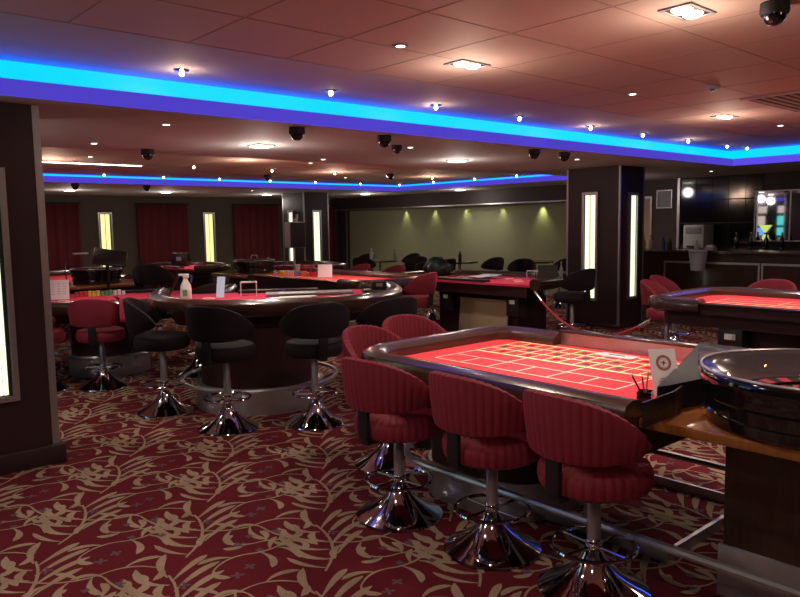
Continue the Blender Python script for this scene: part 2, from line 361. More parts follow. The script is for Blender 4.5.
curtain('dark red curtain in the back corner right of the distant pillar', 12.2, 12.98)
# ---------------------------------------------------------------- ceiling fittings
cr = None
def crystal():
    t = thing('crystal_downlight', '', 'downlight')
    MB().lathe([(.0, 0), (.045, 0), (.05, -.006), (.04, -.012), (.0, -.012)], n=20, cap=False).build('rim', 'chrome', t)
    MB().lathe([(.0, -.045), (.010, -.04), (.017, -.028), (.012, -.013), (0, -.012)], n=8, smooth=False, cap=False).build('crystal', 'bulb', t)
    return t
ORD = ['first', 'second', 'third', 'fourth', 'fifth', 'sixth', 'seventh', 'eighth', 'ninth', 'tenth']
def row(label0, group, pts):
    global cr
    for i, p in enumerate(pts):
        label = label0+', '+ORD[i]+' from the left'
        if cr is None: cr = crystal(); o = cr; o.location = p; o['label'] = label; o['group'] = group
        else: o = dup(cr, p, 0, label, group)
row('small crystal downlight along the near blue cove', 'crystal downlights along the near blue cove', [(x, 4.56, ZT) for x in (2.18, 3.38, 4.5, 5.63, 6.83, 7.9, 9.0, 10.1)]+[(10.6, 4.5, ZT)])
row('small crystal downlight along the distant blue cove', 'crystal downlights along the distant blue cove', [(x, 12.62, ZT2) for x in (4.55, 5.6, 6.7, 7.8, 8.9, 10.1)]+[(11.15, y, ZT2) for y in (12.5, 11.4, 10.2, 9.1)])
row('small crystal downlight in the middle of the far raised bay', 'crystal downlights in the far raised bay', [(x, 10.2, ZT2-.012) for x in (5.0, 6.35, 7.6, 8.8, 9.95)])
for p in [(x, 4.56) for x in (2.18, 4.5, 6.83, 9.0)]: lamp('crystal_lamp', 'POINT', (p[0], p[1], ZT-.10), .8, WARM, .02)
def twin(label, loc, g='square recessed fittings with two warm lamps in the raised bay'):
    t = thing('twin_downlight', label, 'downlight', loc, .0, g)
    m = MB()
    for (a, c, d, e) in ((-.13, .13, -.085, -.07), (-.13, .13, .07, .085), (-.13, -.115, -.07, .07), (.115, .13, -.07, .07)): m.box(a, c, d, e, -.008, 0)
    m.build('frame', 'grey', t); MB().box(-.115, .115, -.07, .07, -.003, 0).build('backplate', 'blackm', t)
    for s in (-1, 1): MB().lathe([(0, -.022), (.03, -.020), (.046, -.010), (.05, -.003)], s*.052, 0, 18).build('bulb', 'bulb', t)
    return t
twl = {0: 'twin warm downlight in the tiled bay, nearest left of the brightest glow above centre', 1: 'twin warm downlight cut by the top edge of the picture', 2: 'twin warm downlight near the right edge above the corner of the blue cove'}
for i, (x, y) in enumerate(TWINS[:3]): twin(twl[i], (x, y, ZT-.013))
for (x, y), l in zip(TWINS[3:], ('added twin downlight out of view, over the right-hand roulette table', 'added twin downlight out of view, above the left edge', 'added twin downlight out of view, directly above the viewer', 'added twin downlight out of view, behind the big roulette wheel')): twin(l, (x, y, ZT-.013), 'unseen twin downlights added for ambient light')  # out of view, added for ambient light
def small_dl(label, loc, g):
    t = thing('recessed_spotlight', label, 'downlight', loc, 0, g)
    MB().lathe([(.028, 0), (.045, 0), (.045, -.005), (.028, -.006)], n=20).build('bezel', 'alu', t)
    MB().lathe([(0, -.0065), (.026, -.0065), (.026, -.001), (0, -.001)], n=16).build('bulb', 'bulbw', t)
for x, y, l in [(2.84, 3.16, 'small round spotlight in the tiles left of the twin downlight'), (5.34, 3.18, 'small round spotlight in the tiles above the right-hand pillar'), (8.42, 3.23, 'small round spotlight in the tiles at the far right by the vent')]: small_dl(l, (x, y, ZT-.013), 'small spotlights in the tiled ceiling')
for x, y, l in [(2.45, 5.43, 'small round spotlight in the lower ceiling under the leftmost near crystal'), (2.44, 6.98, 'small round spotlight in the lower ceiling beside the near pillar top'), (5.17, 7.16, 'small round spotlight between the two square downlights of the lower ceiling'), (5.14, 5.59, 'small round spotlight right of the close pair of dome cameras'), (7.87, 5.45, 'small round spotlight right of the two domes near the right-hand pillar'), (11.7, 5.53, 'small round spotlight in the lower ceiling over the bar')]: small_dl(l, (x, y, ZS), 'small spotlights in the lower ceiling')
for x, y, l in [(3.3, 9.6, 'small round spotlight in the far bay near the strip light'), (6.2, 8.9, 'small round spotlight in the far bay left of the crystal row'), (8.6, 11.2, 'small round spotlight in the far bay above the distant pillar'), (4.6, 14.2, 'small round spotlight in the far lower ceiling above the tilted monitor'), (8.2, 14.0, 'small round spotlight in the far lower ceiling left of the distant pillar')]: small_dl(l, (x, y, ZT2-.012 if 7.5 < y < 12.9 else ZS), 'small spotlights in the far ceiling')
sql = ['bright square downlight in the lower ceiling left of centre, nearest of its row', 'bright square downlight in the lower ceiling right of the two dome cameras', 'square downlight far back beside the near pillar', 'square downlight far back above the tilted monitor', 'square downlight far back left of the distant pillar', 'square downlight just right of the distant pillar', 'square downlight in front of the olive wall', 'square downlight half hidden left of the right-hand pillar', 'square downlight of the lower ceiling hidden by the near pillar', 'square downlight far back at the left end of the row']
for i, (x, y) in enumerate(SOFF):
    t = thing('square_downlight', sql[i], 'downlight', (x, y, ZS), 0, 'square downlights in the lower ceiling')
    m = MB()
    for (a, c, d, e) in ((-.10, .10, -.10, -.085), (-.10, .10, .085, .10), (-.10, -.085, -.085, .085), (.085, .10, -.085, .085)): m.box(a, c, d, e, -.012, 0)
    m.build('frame', 'alu', t); MB().box(-.085, .085, -.085, .085, -.022, 0, 0, .006).build('lamp_glass', 'bulbw', t)
def dome(label, loc, s=1.0):
    t = thing('dome_camera', label, 'security camera', loc, 0, 'black dome cameras on the ceiling'); t.scale = (s*.85,)*3
    MB().lathe([(.075, 0), (.078, -.05), (.07, -.065), (.0, -.065)], n=24, cap=False).build('housing', 'blackm', t)
    MB().lathe([(.062, -.064)]+[(.062*math.cos(a), -.064-.062*math.sin(a)) for a in [PI/2*k/7 for k in range(1, 8)]], n=24).build('dome', 'gloss', t)
for x, y, z, l in [(3.06, 7.25, ZS, 'black dome camera left of the first square downlight, over the far bay'), (3.37, 5.02, ZS, 'black dome camera under the blue cove, left of centre'), (4.30, 5.02, ZS, 'black dome camera under the blue cove, the left of a close pair'), (4.92, 5.55, ZS, 'small black dome camera, the right and lower of a close pair'), (6.45, 5.02, ZS, 'black dome camera left of the right-hand pillar, the left of two'), (7.0, 5.02, ZS, 'black dome camera next to the right-hand pillar, the right of two'), (4.24, 13.15, ZS, 'distant black dome camera nearest the near pillar'), (5.5, 13.15, ZS, 'distant black dome camera above the second red curtain'), (6.94, 11.3, ZT2-.012, 'black dome camera in the far bay above the third red curtain'), (8.7, 10.0, ZT2-.012, 'black dome camera in the far bay above the olive wall'), (3.69, 1.46, ZT-.012, 'black dome camera cut by the top edge, upper right')]:
    dome(l, (x, y, z), .8 if 'small' in l else 1.0)
t = thing('smoke_detector', 'small white smoke detector on the tiles by the vent', 'smoke detector', (5.53, 2.62, ZT-.013))
MB().lathe([(.05, 0), (.05, -.018), (.035, -.03), (0, -.03)], n=20, cap=False).build('casing', 'lgrey', t); MB().lathe([(.02, -.03), (.018, -.04), (0, -.04)], n=12, cap=False).build('sensor', 'black', t)
t = thing('air_vent', 'rectangular ceiling air vent with dark slats at the upper right', 'air vent', (6.9, 2.45, ZT-.013))
m = MB()
for (a, c, d, e) in ((-.6, .6, -.3, -.26), (-.6, .6, .26, .3), (-.6, -.56, -.26, .26), (.56, .6, -.26, .26)): m.box(a, c, d, e, -.014, 0)
m.build('frame', 'tile', t); MB().box(-.56, .56, -.26, .26, -.003, 0).build('duct_opening', 'blackm', t)
for k in range(7): m = MB(); y = -.225+.075*k; m.box(-.56, .56, y-.018, y+.018, -.012, -.006); m.build('slat', 'joint', t)
t = thing('strip_light', 'slim white strip light recessed in the far ceiling bay by the near pillar', 'strip light', (3.6, 10.5, ZT2-.012))
MB().box(-.75, .75, -.04, .04, -.012, 0).build('channel', 'alu', t); MB().box(-.72, .72, -.025, .025, -.02, -.012).build('tube', 'bulbw', t)
for k, y in enumerate((14.5, 13.4, 12.3, 11.15, 10.0)):
    t = thing('wall_washer', ['wall washer spotlight at the left end above the olive wall', 'second wall washer spotlight from the left above the olive wall', 'middle wall washer spotlight above the olive wall', 'fourth wall washer spotlight from the left above the olive wall', 'bright yellow-green wall washer at the right end above the olive wall'][k], 'spotlight', (XW-.13, y, 2.02), 0, 'spotlights washing the olive wall')
    MB().lathe([(.05, 0), (.05, -.01), (.032, -.012)], n=16).build('bezel', 'alu', t); MB().lathe([(.03, -.010), (.028, -.016), (0, -.016)], n=14, cap=False).build('bulb', 'lity', t)
    lamp('wall_washer_lamp', 'SPOT', (XW-.11, y, 1.99), 5 if k < 4 else 11, (.9, .9, .42), .03, 75, .9, (XW-.03, y, 1.0))
# ---------------------------------------------------------------- bar stools
def make_stool(fab, hs, ring_z=.20, lod=0, label='', name='bar_stool'):
    t = thing(name, label, 'bar stool')
    n = 40 if lod == 0 else 24
    MB().lathe([(.228, 0), (.235, .006), (.232, .014), (.20, .030), (.15, .055), (.105, .088), (.07, .125), (.046, .165), (.034, .20), (.030, .23), (0, .23)], n=n, cap=False).build('base', 'chrome', t)
    MB().lathe([(.028, .22), (.028, hs-.06), (.022, hs-.05), (.022, hs)], n=20).build('post', 'steel', t)
    m = MB(); R0 = .175; m.tube([(R0*math.cos(2*PI*k/28), R0*math.sin(2*PI*k/28), ring_z) for k in range(28)], .0095, 8, closed=True)
    m.tube([(-R0, 0, ring_z), (0, 0, ring_z-.003), (R0, 0, ring_z)], .006, 6); m.tube([(0, -R0, ring_z), (0, 0, ring_z-.003), (0, R0, ring_z)], .006, 6)
    m.lathe([(.033, ring_z-.025), (.036, ring_z-.02), (.036, ring_z+.02), (.033, ring_z+.025)], n=16); m.build('foot_ring', 'chrome', t)
    MB().lathe([(0, hs-.012), (.12, hs-.012), (.12, hs+.004), (0, hs+.004)], n=20, cap=False).build('seat_plate', 'black', t)
    # pleated seat cushion
    nn = 216 if lod == 0 else 32; vs = []; fs = []
    prof = [(.10, .0), (.195, .0), (.222, .018), (.230, .050), (.228, .085), (.212, .112), (.17, .125), (.09, .128), (.0, .128)]
    for i, (r, z) in enumerate(prof):
        for k in range(nn):
            a = 2*PI*k/nn; pl = (.006*abs(math.sin(a*18)) if lod == 0 else 0)*(1 if 1 <= i <= 6 else (.3 if i == 7 else 0)); vs.append(((r+pl)*math.cos(a), (r+pl)*math.sin(a), hs+z+(pl*.6 if i > 5 else 0)))
    for i in range(len(prof)-1):
        for k in range(nn): fs.append((i*nn+k, i*nn+(k+1) % nn, (i+1)*nn+(k+1) % nn, (i+1)*nn+k))
    fs.append(tuple(range(nn))[::-1]); MB().add(vs, fs, 0, True).build('seat', fab, t)
    # bracket
    m = MB(); m.box(-.262, -.236, -.035, .035, hs+.02, hs+.20, 0, .005); m.box(-.25, -.08, -.03, .03, hs-.012, hs+.018, 0, .004); m.build('back_bracket', 'black', t)
    # wrapped, fluted backrest
    A = math.radians(88); na = 200 if lod == 0 else 30; ring = 12; vs = []; fs = []
    for i in range(na+1):
        u = -1+2*i/na; th = PI+u*A; e = abs(u)
        top = hs+.435-.185*e**2.4; bot = hs+.160+.045*e**3
        if e > .86: q = (e-.86)/.14; mid = (top+bot)/2-.0; k_ = math.sqrt(max(.0, 1-q*q)); top = mid+(top-mid)*max(k_, .12); bot = mid+(bot-mid)*max(k_, .12)
        fl = .0055*abs(math.sin(u*A*24.0)) if lod == 0 else 0
        ri, ro = .225-.000, .272
        for j in range(ring):
            a = 2*PI*j/ring; cz = (top+bot)/2; hz = (top-bot)/2
            ca, sa = math.cos(a), math.sin(a); sx = abs(ca)**.55*(1 if ca > 0 else -1); sz = abs(sa)**.42*(1 if sa > 0 else -1)
            r = (ri+ro)/2+(ro-ri)/2*sx*(1 if e < .94 else .75)+(fl if ca > .1 else (-fl*.8 if ca < -.1 else 0)) + .030*(sz*.5+.5)*(1-.4*e)
            vs.append((r*math.cos(th), r*math.sin(th), cz+hz*sz+(fl*.7 if sa > .8 else 0)))
    for i in range(na):
        for j in range(ring): fs.append((i*ring+j, i*ring+(j+1) % ring, (i+1)*ring+(j+1) % ring, (i+1)*ring+j))
    fs.append(tuple(range(ring))); fs.append(tuple(na*ring+j for j in range(ring))[::-1])
    MB().add(vs, fs, 0, True).build('backrest', fab, t)
    return t
D = math.radians
red_hi = make_stool('velvet', .455, .20, 0, 'crimson fluted bar stool, leftmost of the three in front of the near roulette table')
red_hi.location = (2.49, 2.83, 0); red_hi.rotation_euler.z = D(4); G1 = None
dup(red_hi, (2.54, 2.22, 0), D(-2), 'crimson fluted bar stool, middle of the three in front of the near roulette table')
dup(red_hi, (2.55, 1.665, 0), D(-6), 'crimson fluted bar stool nearest the wheel, right of the three in front')
dup(red_hi, (3.00, 3.50, 0), D(-80), 'crimson bar stool at the left end of the near roulette table, the nearer of two')
dup(red_hi, (3.52, 3.72, 0), D(-95), 'crimson bar stool at the far left corner of the near roulette table')
blk = make_stool('velvet2', .55, .245, 1, 'dark plum bar stool with its back to us, left front of the curved table')
blk.location = (2.66, 5.02, 0); blk.rotation_euler.z = D(28)
dup(blk, (3.23, 4.66, 0), D(72), 'dark plum bar stool with its back to us, right front of the curved table')
dup(blk, (3.85, 4.55, 0), D(85), 'dark plum bar stool half hidden behind the leftmost crimson stool backs')
dup(blk, (2.52, 5.86, 0), D(-30), 'dark plum bar stool seen from the side at the left end of the curved table')
red = make_stool('velvet', .465, .20, 1, 'crimson bar stool at the left table with a pink cloth over its back')
red.location = (2.50, 7.25, 0); red.rotation_euler.z = D(52)
dup(red, (2.02, 7.55, 0), D(20), 'crimson bar stool just right of the near pillar, mostly hidden by it')
dup(blk, (3.45, 7.12, 0), D(110), 'mostly hidden dark bar stool between the two left tables')
dup(blk, (4.12, 9.66, 0), D(-80), 'dark brown bar stool with rounded back under the tilted monitor', scale=1.08)
# further stools
dup(red, (6.45, 6.98, 0), D(105), 'crimson bar stool at the right end of the pink lit middle roulette table', scale=1.05)
dup(red, (7.62, 9.75, 0), D(180), 'crimson bar stool behind the middle roulette table, the left of two backs')
dup(red, (7.70, 8.95, 0), D(180), 'crimson bar stool behind the middle roulette table, the right of two backs')
dup(blk, (8.32, 8.56, 0), D(-95), 'dark bar stool at the left end of the table with the stuffed bag', scale=.95)
dup(blk, (7.72, 5.40, 0), D(85), 'dark bar stool beside the pillar, right end of the beige-board table', scale=1.0)
dup(red, (7.55, 4.02, 0), D(-75), 'crimson bar stool at the left end of the right-hand table, the nearer of two')
dup(red, (8.25, 4.3, 0), D(-80), 'crimson bar stool at the left end of the right-hand table, the farther of two')
dup(red, (8.15, 3.2, 0), D(180), 'crimson bar stool behind the right-hand table in front of the bar, the left of two')
dup(red, (8.1, 2.55, 0), D(180), 'crimson bar stool behind the right-hand table, cut by the right edge of the picture')
# dark stools and small tables along the olive wall
k = 0
for x, y, r in [(9.6, 11.9, 30), (10.1, 10.9, 200), (9.9, 9.9, 90), (10.6, 9.3, 180), (10.4, 8.4, 200), (11.0, 8.0, 160), (11.2, 12.3, 180), (10.6, 13.2, 190)]:
    dup(blk, (x, y, 0), D(r), ['dark stool farthest left in the row by the olive wall', 'second dark stool by the olive wall, left of the stuffed bag', 'dark stool just behind the stuffed bag', 'dark stool right of the stuffed bag by the olive wall', 'dark stool behind the clear box, by the olive wall', 'dark stool right of the black menu holder by the olive wall', 'dark stool deep by the olive wall behind the red backs', 'dark stool in the back corner before the dark curtain'][k], 'dark stools along the olive wall', .92); k += 1
def bar_table(label, loc, W=.75, H=.80):
    t = thing('side_table', label, 'table', loc, 0, 'small dark tables along the olive wall')
    MB().lathe([(W/2, H-.03), (W/2, H)], n=28).build('table_top', 'darkwood', t); MB().lathe([(.03, .03), (.03, H-.03)], n=14).build('stem', 'steel', t); MB().lathe([(.24, 0), (.24, .012), (.05, .03)], n=24).build('foot', 'blackm', t)
for p, l in [((10.1, 12.0, 0), 'small dark table with glass bottles left, before the olive wall'), ((10.7, 10.2, 0), 'small dark table with a salt mill behind the stuffed bag'), ((11.6, 9.0, 0), 'small dark table before the right part of the olive wall')]: bar_table(l, p)
def bottle(label, loc, h=.24, r=.032, m='glass', group=None, name='bottle', cap='gold'):
    t = thing(name, label, 'bottle', loc, 0, group)
    MB().lathe([(r*.95, 0), (r, .01), (r, h*.55), (r*.9, h*.62), (r*.38, h*.75), (r*.36, h*.94)], n=14).build('body', m, t); MB().lathe([(r*.42, h*.92), (r*.42, h)], n=12).build('cap', cap, t); return t
bottle('clear glass bottle on the leftmost table by the olive wall', (9.95, 12.1, .80), .26, .04, 'lgrey', cap='white'); bottle('small bottle with a red cap on the leftmost table by the olive wall', (10.3, 11.75, .80), .24, .04, 'grey', cap='red')
bottle('salt mill on the small table behind the stuffed bag', (10.55, 10.05, .80), .24, .035, 'blackm', cap='alu')
# ---------------------------------------------------------------- roulette tables
RAILP = [(-.085, -.065), (-.085, .0), (-.07, .028), (-.025, .045), (.03, .040), (.072, .014), (.082, -.025), (.065, -.07), (.03, -.10), (-.03, -.10)]
def roulette(label, x0, x1, ya, yb, H, dealer='far', detail=True, counter=1.1, felt='felt', drum=True, wheel_end=-1, edge='alu', dy=0):
    """near side x0, far side x1; players' end at yb, wheel counter beyond ya"""
    t = thing('roulette_table', label, 'gaming table', ((x0+x1)/2, (ya+yb)/2, 0))
    cx, cy = (x0+x1)/2, (ya+yb)/2; hx = (x1-x0)/2; hy = (yb-ya)/2
    s = 1 if dealer == 'far' else -1; e = wheel_end      # player side is -s*x ; wheel end is y = e*hy
    r = .28; path = []
    path.append((-s*hx, e*hy))
    path += [(-s*(hx-r*(1-math.cos(a))), -e*(hy-r*(1-math.sin(a)))) for a in [PI/2*k/6*1.0 for k in range(0, 7)]][::1] if False else []
    for k in range(8): a = PI/2*k/7; path.append((-s*(hx-r+r*math.cos(a)), -e*(hy-r+r*math.sin(a))))
    for k in range(8): a = PI/2*k/7; path.append((s*(hx-.16+.16*math.sin(a)), -e*(hy-.16+.16*math.cos(a))))
    path.append((s*hx, -e*(hy-.50)))
    area = sum(path[i][0]*path[i+1][1]-path[i+1][0]*path[i][1] for i in range(len(path)-1)); sg = 1 if area > 0 else -1
    m = MB(); m.sweep(path, [(-o*sg, H+z) for o, z in [(-q, w_) for q, w_ in RAILP]]); m.build('padded_rail', 'rail', t)
    ins = [(x*.98, y*.98) for x, y in path]+[(s*hx*.98, e*hy)]
    MB().prism(ins, H-.06, H-.035).build('felt', felt, t) if not detail else None
    if detail:
        m = MB(); m.prism(ins, H-.06, H-.035, 0)
        def ln(xa, xb, y_a, y_b, mi=1): m.box(min(xa, xb), max(xa, xb), min(y_a, y_b), max(y_a, y_b), H-.0349, H-.0343, mi)
        gx = [hx*s*q for q in (.18, .40, .62, .84)]; L0, L1 = hy*.72, -hy*.62
        for i, x in enumerate(gx): ln(x-.006*(1.6 if i in (0, 3) else 1), x+.006*(1.6 if i in (0, 3) else 1), L1, L0, 1)
        for k in range(13): y = L1+(L0-L1)*k/12; ln(gx[0], gx[3], y-.004, y+.004, 1)
        for x in (-s*hx*.10, -s*hx*.38): ln(x-.004, x+.004, L1, L0, 2)
        for k in range(4): y = L1+(L0-L1)*k/3; ln(gx[0], -s*hx*.10, y-.004, y+.004, 2)
        for k in range(7): y = L1+(L0-L1)*k/6; ln(-s*hx*.10, -s*hx*.38, y-.004, y+.004, 2)
        for k in range(12):
            for j in range(3):
                x = (gx[j]+gx[j+1])/2; y = L1+(L0-L1)*(k+.5)/12
                m.lathe([(.026, H-.0349), (.026, H-.0343)], x, y, 10, 3 if (k+j) % 2 else 4)
        m.build('felt', [felt, 'line', 'linew', 'red', 'blackm'], t)
    m = MB()
    ap = [(x*.94, y*.96) for x, y in path]+[(s*hx*.94, e*hy*.98)]
    m.prism(ap, H-.22, H-.06); m.build('apron', 'body', t)
    # straight metal edge on the dealer's side
    m = MB(); xa = s*hx; eh = .045 if edge == 'alu' else -.012; m.box(min(xa, xa+s*.03), max(xa, xa+s*.03), min(e*(hy-dy), -e*(hy-.50)), max(e*(hy-dy), -e*(hy-.50)), H-.10, H+eh, 0); m.build('dealer_edge', edge, t)
    m = MB(); m.box(xa-.045+(s*.02), xa+.045+(s*.02), min(e*(hy-dy), -e*(hy-.50)), max(e*(hy-dy), -e*(hy-.50)), H+eh, H+eh+.017, 0, .006); m.build('edge_cap', 'darkwood', t)
    # pedestal with steel kick drum and foot rail
    if drum:
        py = -e*(hy*.30)
        m = MB(); m.prism(rrect(-.42, .42, py-.42, py+.42, .30, 8), .20, H-.22, 0, True); m.build('pedestal', 'body', t)
        m = MB(); m.prism(rrect(-.44, .44, py-.44, py+.44, .32, 8), 0, .20, 0, True); m.build('kick_band', 'steel', t)
        m = MB(); fr = rrect(-.56, .56, min(py-.56, e*(hy+1.2)) if e < 0 else py-.56, max(py+.56, e*(hy+1.2)) if e > 0 else py+.56, .42, 8); m.tube([(x, y, .235) for x, y in fr], .019, 8, closed=True)
        for ax, ay in ((-.43, py), (.43, py), (0, py-e*.43)): m.tube([(ax, ay, .15), (ax*1.33, py+(ay-py)*1.33, .235)], .010, 6)
        m.build('foot_rail', 'steel', t)
    # counter that carries the wheel
    cl = counter
    if cl:
        m = MB(); ya_, yb_ = (e*hy, e*(hy+cl)); m.box(-hx+.02, hx+.02, min(ya_, yb_), max(ya_, yb_), H-.075, H-.03, 0, .012); m.build('wheel_counter', 'wood', t)
        m = MB(); q0, q1 = e*(hy+.22), e*(hy+cl-.12); m.box(-hx*.50, hx*.92, min(q0, q1), max(q0, q1), .22, H-.075, 0); m.build('counter_pedestal', 'darkwood', t)
        m = MB(); m.box(-hx*.50-.015, hx*.92+.015, min(q0, q1)-.015, max(q0, q1)+.015, 0, .22, 0, .004); m.build('counter_kick_band', 'steel', t)
    return t
PK = ['velvet', 'gloss']
def wheel(label, loc, R=.40, s=1, base=0, detail=True):
    t = thing('roulette_wheel', label, 'roulette wheel', loc, 0)
    q = R/.40
    MB().lathe([(0, 0), (.355*q, 0), (.372*q, .012), (.376*q, .05), (.368*q, .055), (.372*q, .10), (.39*q, .115), (.392*q, .15), (.40*q, .165), (.402*q, .20), (.395*q, .212), (.385*q, .212), (.378*q, .19), (.35*q, .10), (0, .095)], n=64, cap=False).build('bowl', 'gloss', t)
    MB().lathe([(.384*q, .213), (.372*q, .208), (.36*q, .195), (.335*q, .168), (.27*q, .13), (.25*q, .128), (.25*q, .10), (0, .10)], n=64, cap=False).build('ball_track', 'track', t)
    m = MB(); m.tube([(.392*q*math.cos(2*PI*k/64), .392*q*math.sin(2*PI*k/64), .216) for k in range(64)], .006, 6, closed=True); m.build('rim_trim', 'alu', t)
    # numbered pocket ring and rotor
    m = MB(); n = 37
    for k in range(n):
        a0, a1 = 2*PI*k/n, 2*PI*(k+1)/n; mi = 0 if k == 0 else (1 if k % 2 else 2)
        for (r0, r1, z0, z1) in ((.245, .200, .126, .120), (.200, .155, .108, .104)):
            m.add([(r0*q*math.cos(a0), r0*q*math.sin(a0), z0), (r0*q*math.cos(a1), r0*q*math.sin(a1), z0), (r1*q*math.cos(a1), r1*q*math.sin(a1), z1), (r1*q*math.cos(a0), r1*q*math.sin(a0), z1)], [(0, 1, 2, 3)], mi)
        m.box(-.001, .001, 0, .045*q, 0, .014, 3); st = len(m.v)-8
        for i in range(st, len(m.v)):
            v = m.v[i]; rr = .155*q+v[1]; m.v[i] = (rr*math.cos(a0)-v[0]*math.sin(a0), rr*math.sin(a0)+v[0]*math.cos(a0), v[2]+.106)
    m.build('number_ring', ['chip_g', 'chip_r', 'blackm', 'chrome'], t)
    MB().lathe([(.158*q, .100), (.155*q, .106), (.10*q, .125), (.05*q, .14), (.03*q, .15), (0, .15)], n=40, cap=False).build('rotor_cone', 'darkwood', t)
    m = MB(); m.lathe([(.03, .145), (.018, .16), (.014, .19), (.022, .20), (.022, .215), (.010, .225), (0, .228)], n=20, cap=False)
    for k in range(4): a = k*PI/2+.4; m.tube([(.0, 0, .185), (.07*math.cos(a), .07*math.sin(a), .185)], .006, 8); m.lathe([(0, .174), (.012, .185), (0, .197)], .075*math.cos(a), .075*math.sin(a), 10, cap=False)
    m.build('turret', 'gold', t)
    for k in range(8):
        a = 2*PI*k/8+.2; m = MB(); r0 = .31*q; z = .155
        m.add([(r0*math.cos(a)+.016*math.cos(a), r0*math.sin(a)+.016*math.sin(a), z+.012), (r0*math.cos(a)-.01*math.sin(a), r0*math.sin(a)+.01*math.cos(a), z), (r0*math.cos(a)-.016*math.cos(a), r0*math.sin(a)-.016*math.sin(a), z-.008), (r0*math.cos(a)+.01*math.sin(a), r0*math.sin(a)-.01*math.cos(a), z), (r0*math.cos(a), r0*math.sin(a), z+.010)], [(0, 1, 4), (1, 2, 4), (2, 3, 4), (3, 0, 4)]); m.build('deflector', 'gold', t)
    return t
T1 = roulette('red roulette table in the foreground right with a padded brown rail and crimson stools', 2.58, 3.88, 1.50, 3.30, .80, 'far', dy=.36)
wheel('large black roulette wheel on the orange wood counter at the right edge', (2.98, .95, .772), .44)
roulette('red lit roulette table at the right edge in front of the bar', 6.45, 7.75, 1.0, 3.60, .80, 'near', True, 1.0, edge='body')
roulette('pink lit roulette table in the middle distance behind the curved table', 5.92, 7.15, 7.35, 10.3, .80, 'near', True, 1.35, wheel_end=1, edge='body')
roulette('distant red roulette table far left, under the tilted monitor', 3.15, 4.4, 11.4, 13.6, .80, 'near', False, 1.0, 'felt', False, edge='body')
wheel('distant roulette wheel with a clear cover behind the curved table', (6.52, 11.15, .77), .36)
wheel('distant roulette wheel on the far left table below the monitor', (3.75, 10.92, .77), .36)
# ---------------------------------------------------------------- curved card tables
def dtable(label, M_, ang, hw, dep, H, felt='feltpink', drum=(.0, .5, .55), rail='rail', box=False, dcol='steel'):
    """straight dealer's edge through M_, bulging towards local -y"""
    t = thing('card_table', label, 'gaming table', (M_[0], M_[1], 0), ang)
    N = 30; path = []
    for k in range(N+1):
        a = PI*k/N; ca, sa = math.cos(a), math.sin(a); p = 2/2.6
        path.append((-hw*abs(ca)**p*(1 if ca > 0 else -1), -dep*abs(sa)**p))
    MB().prism([(x*.97, y*.97) for x, y in path]+[(hw*.4, .04), (-hw*.4, .04)], H-.06, H-.03).build('felt', felt, t)
    m = MB(); m.sweep(path, [(-o, H+z) for o, z in RAILP]); m.build('padded_rail', rail, t)
    m = MB(); m.prism([(x*.9, y*.9) for x, y in path], H-.20, H-.06); m.build('apron', 'body', t)
    m = MB(); m.box(-hw*.35, hw*.35, -.10, .03, H-.03, H+.0, 0, .005)
    m.build('chip_tray', 'black', t)
    m = MB()
    for q in range(7): a = PI*(q+1.5)/9; x, y = -hw*.66*math.cos(a), -dep*.66*math.sin(a); m.tube([(x+.055*math.cos(j*PI/6), y+.07*math.sin(j*PI/6), H-.0295) for j in range(12)], .004, 4, closed=True)
    m.build('betting_circles', 'linew', t)
    dx, dy, dr = drum
    if box:
        MB().box(-.85, .62, -.80, -.18, .10, H-.2, 0, .01).build('pedestal', 'body', t); MB().box(-.86, .63, -.81, -.17, 0, .10).build('kick_band', 'blackm', t); return t
    MB().lathe([(dr*.92, .21), (dr*.92, H-.2)], dx, -dy, 48).build('pedestal', 'body', t)
    MB().lathe([(dr, 0), (dr, .205), (dr*.94, .215)], dx, -dy, 48).build('kick_band', dcol, t)
    m = MB(); R_ = dr+.12; m.tube([(dx+R_*math.cos(2*PI*k/48), -dy+R_*math.sin(2*PI*k/48), .235) for k in range(48)], .018, 8, closed=True)
    for k in range(6): a = PI*k/3+.3; m.tube([(dx+dr*math.cos(a), -dy+dr*math.sin(a), .17), (dx+R_*math.cos(a), -dy+R_*math.sin(a), .235)], .01, 6)
    m.build('foot_rail', 'steel', t); return t
dtable('curved card table with red felt left of centre, on a round steel drum', (4.0, 6.38), D(-31), 1.15, 1.52, .92, drum=(-.20, .98, .56))
dtable('curved card table with pink felt beside the near pillar at the left', (3.45, 8.95), D(-31), 1.25, 1.80, .80, drum=(-.05, 1.05, .42))
dtable('dark card table with a beige board leaning on it, centre right', (7.32, 6.95), D(90), 1.27, 1.1, .80, drum=(0, .5, .40), box=True)
dtable('distant dark table with a black box on it, in front of the back curtains', (6.25, 13.9), D(90), 1.05, 1.0, .80, drum=(0, .5, .40))
dtable('distant dark table behind the middle roulette wheel and the loudspeaker', (7.75, 12.0), D(90), 1.0, 1.0, .80, drum=(0, .5, .40))
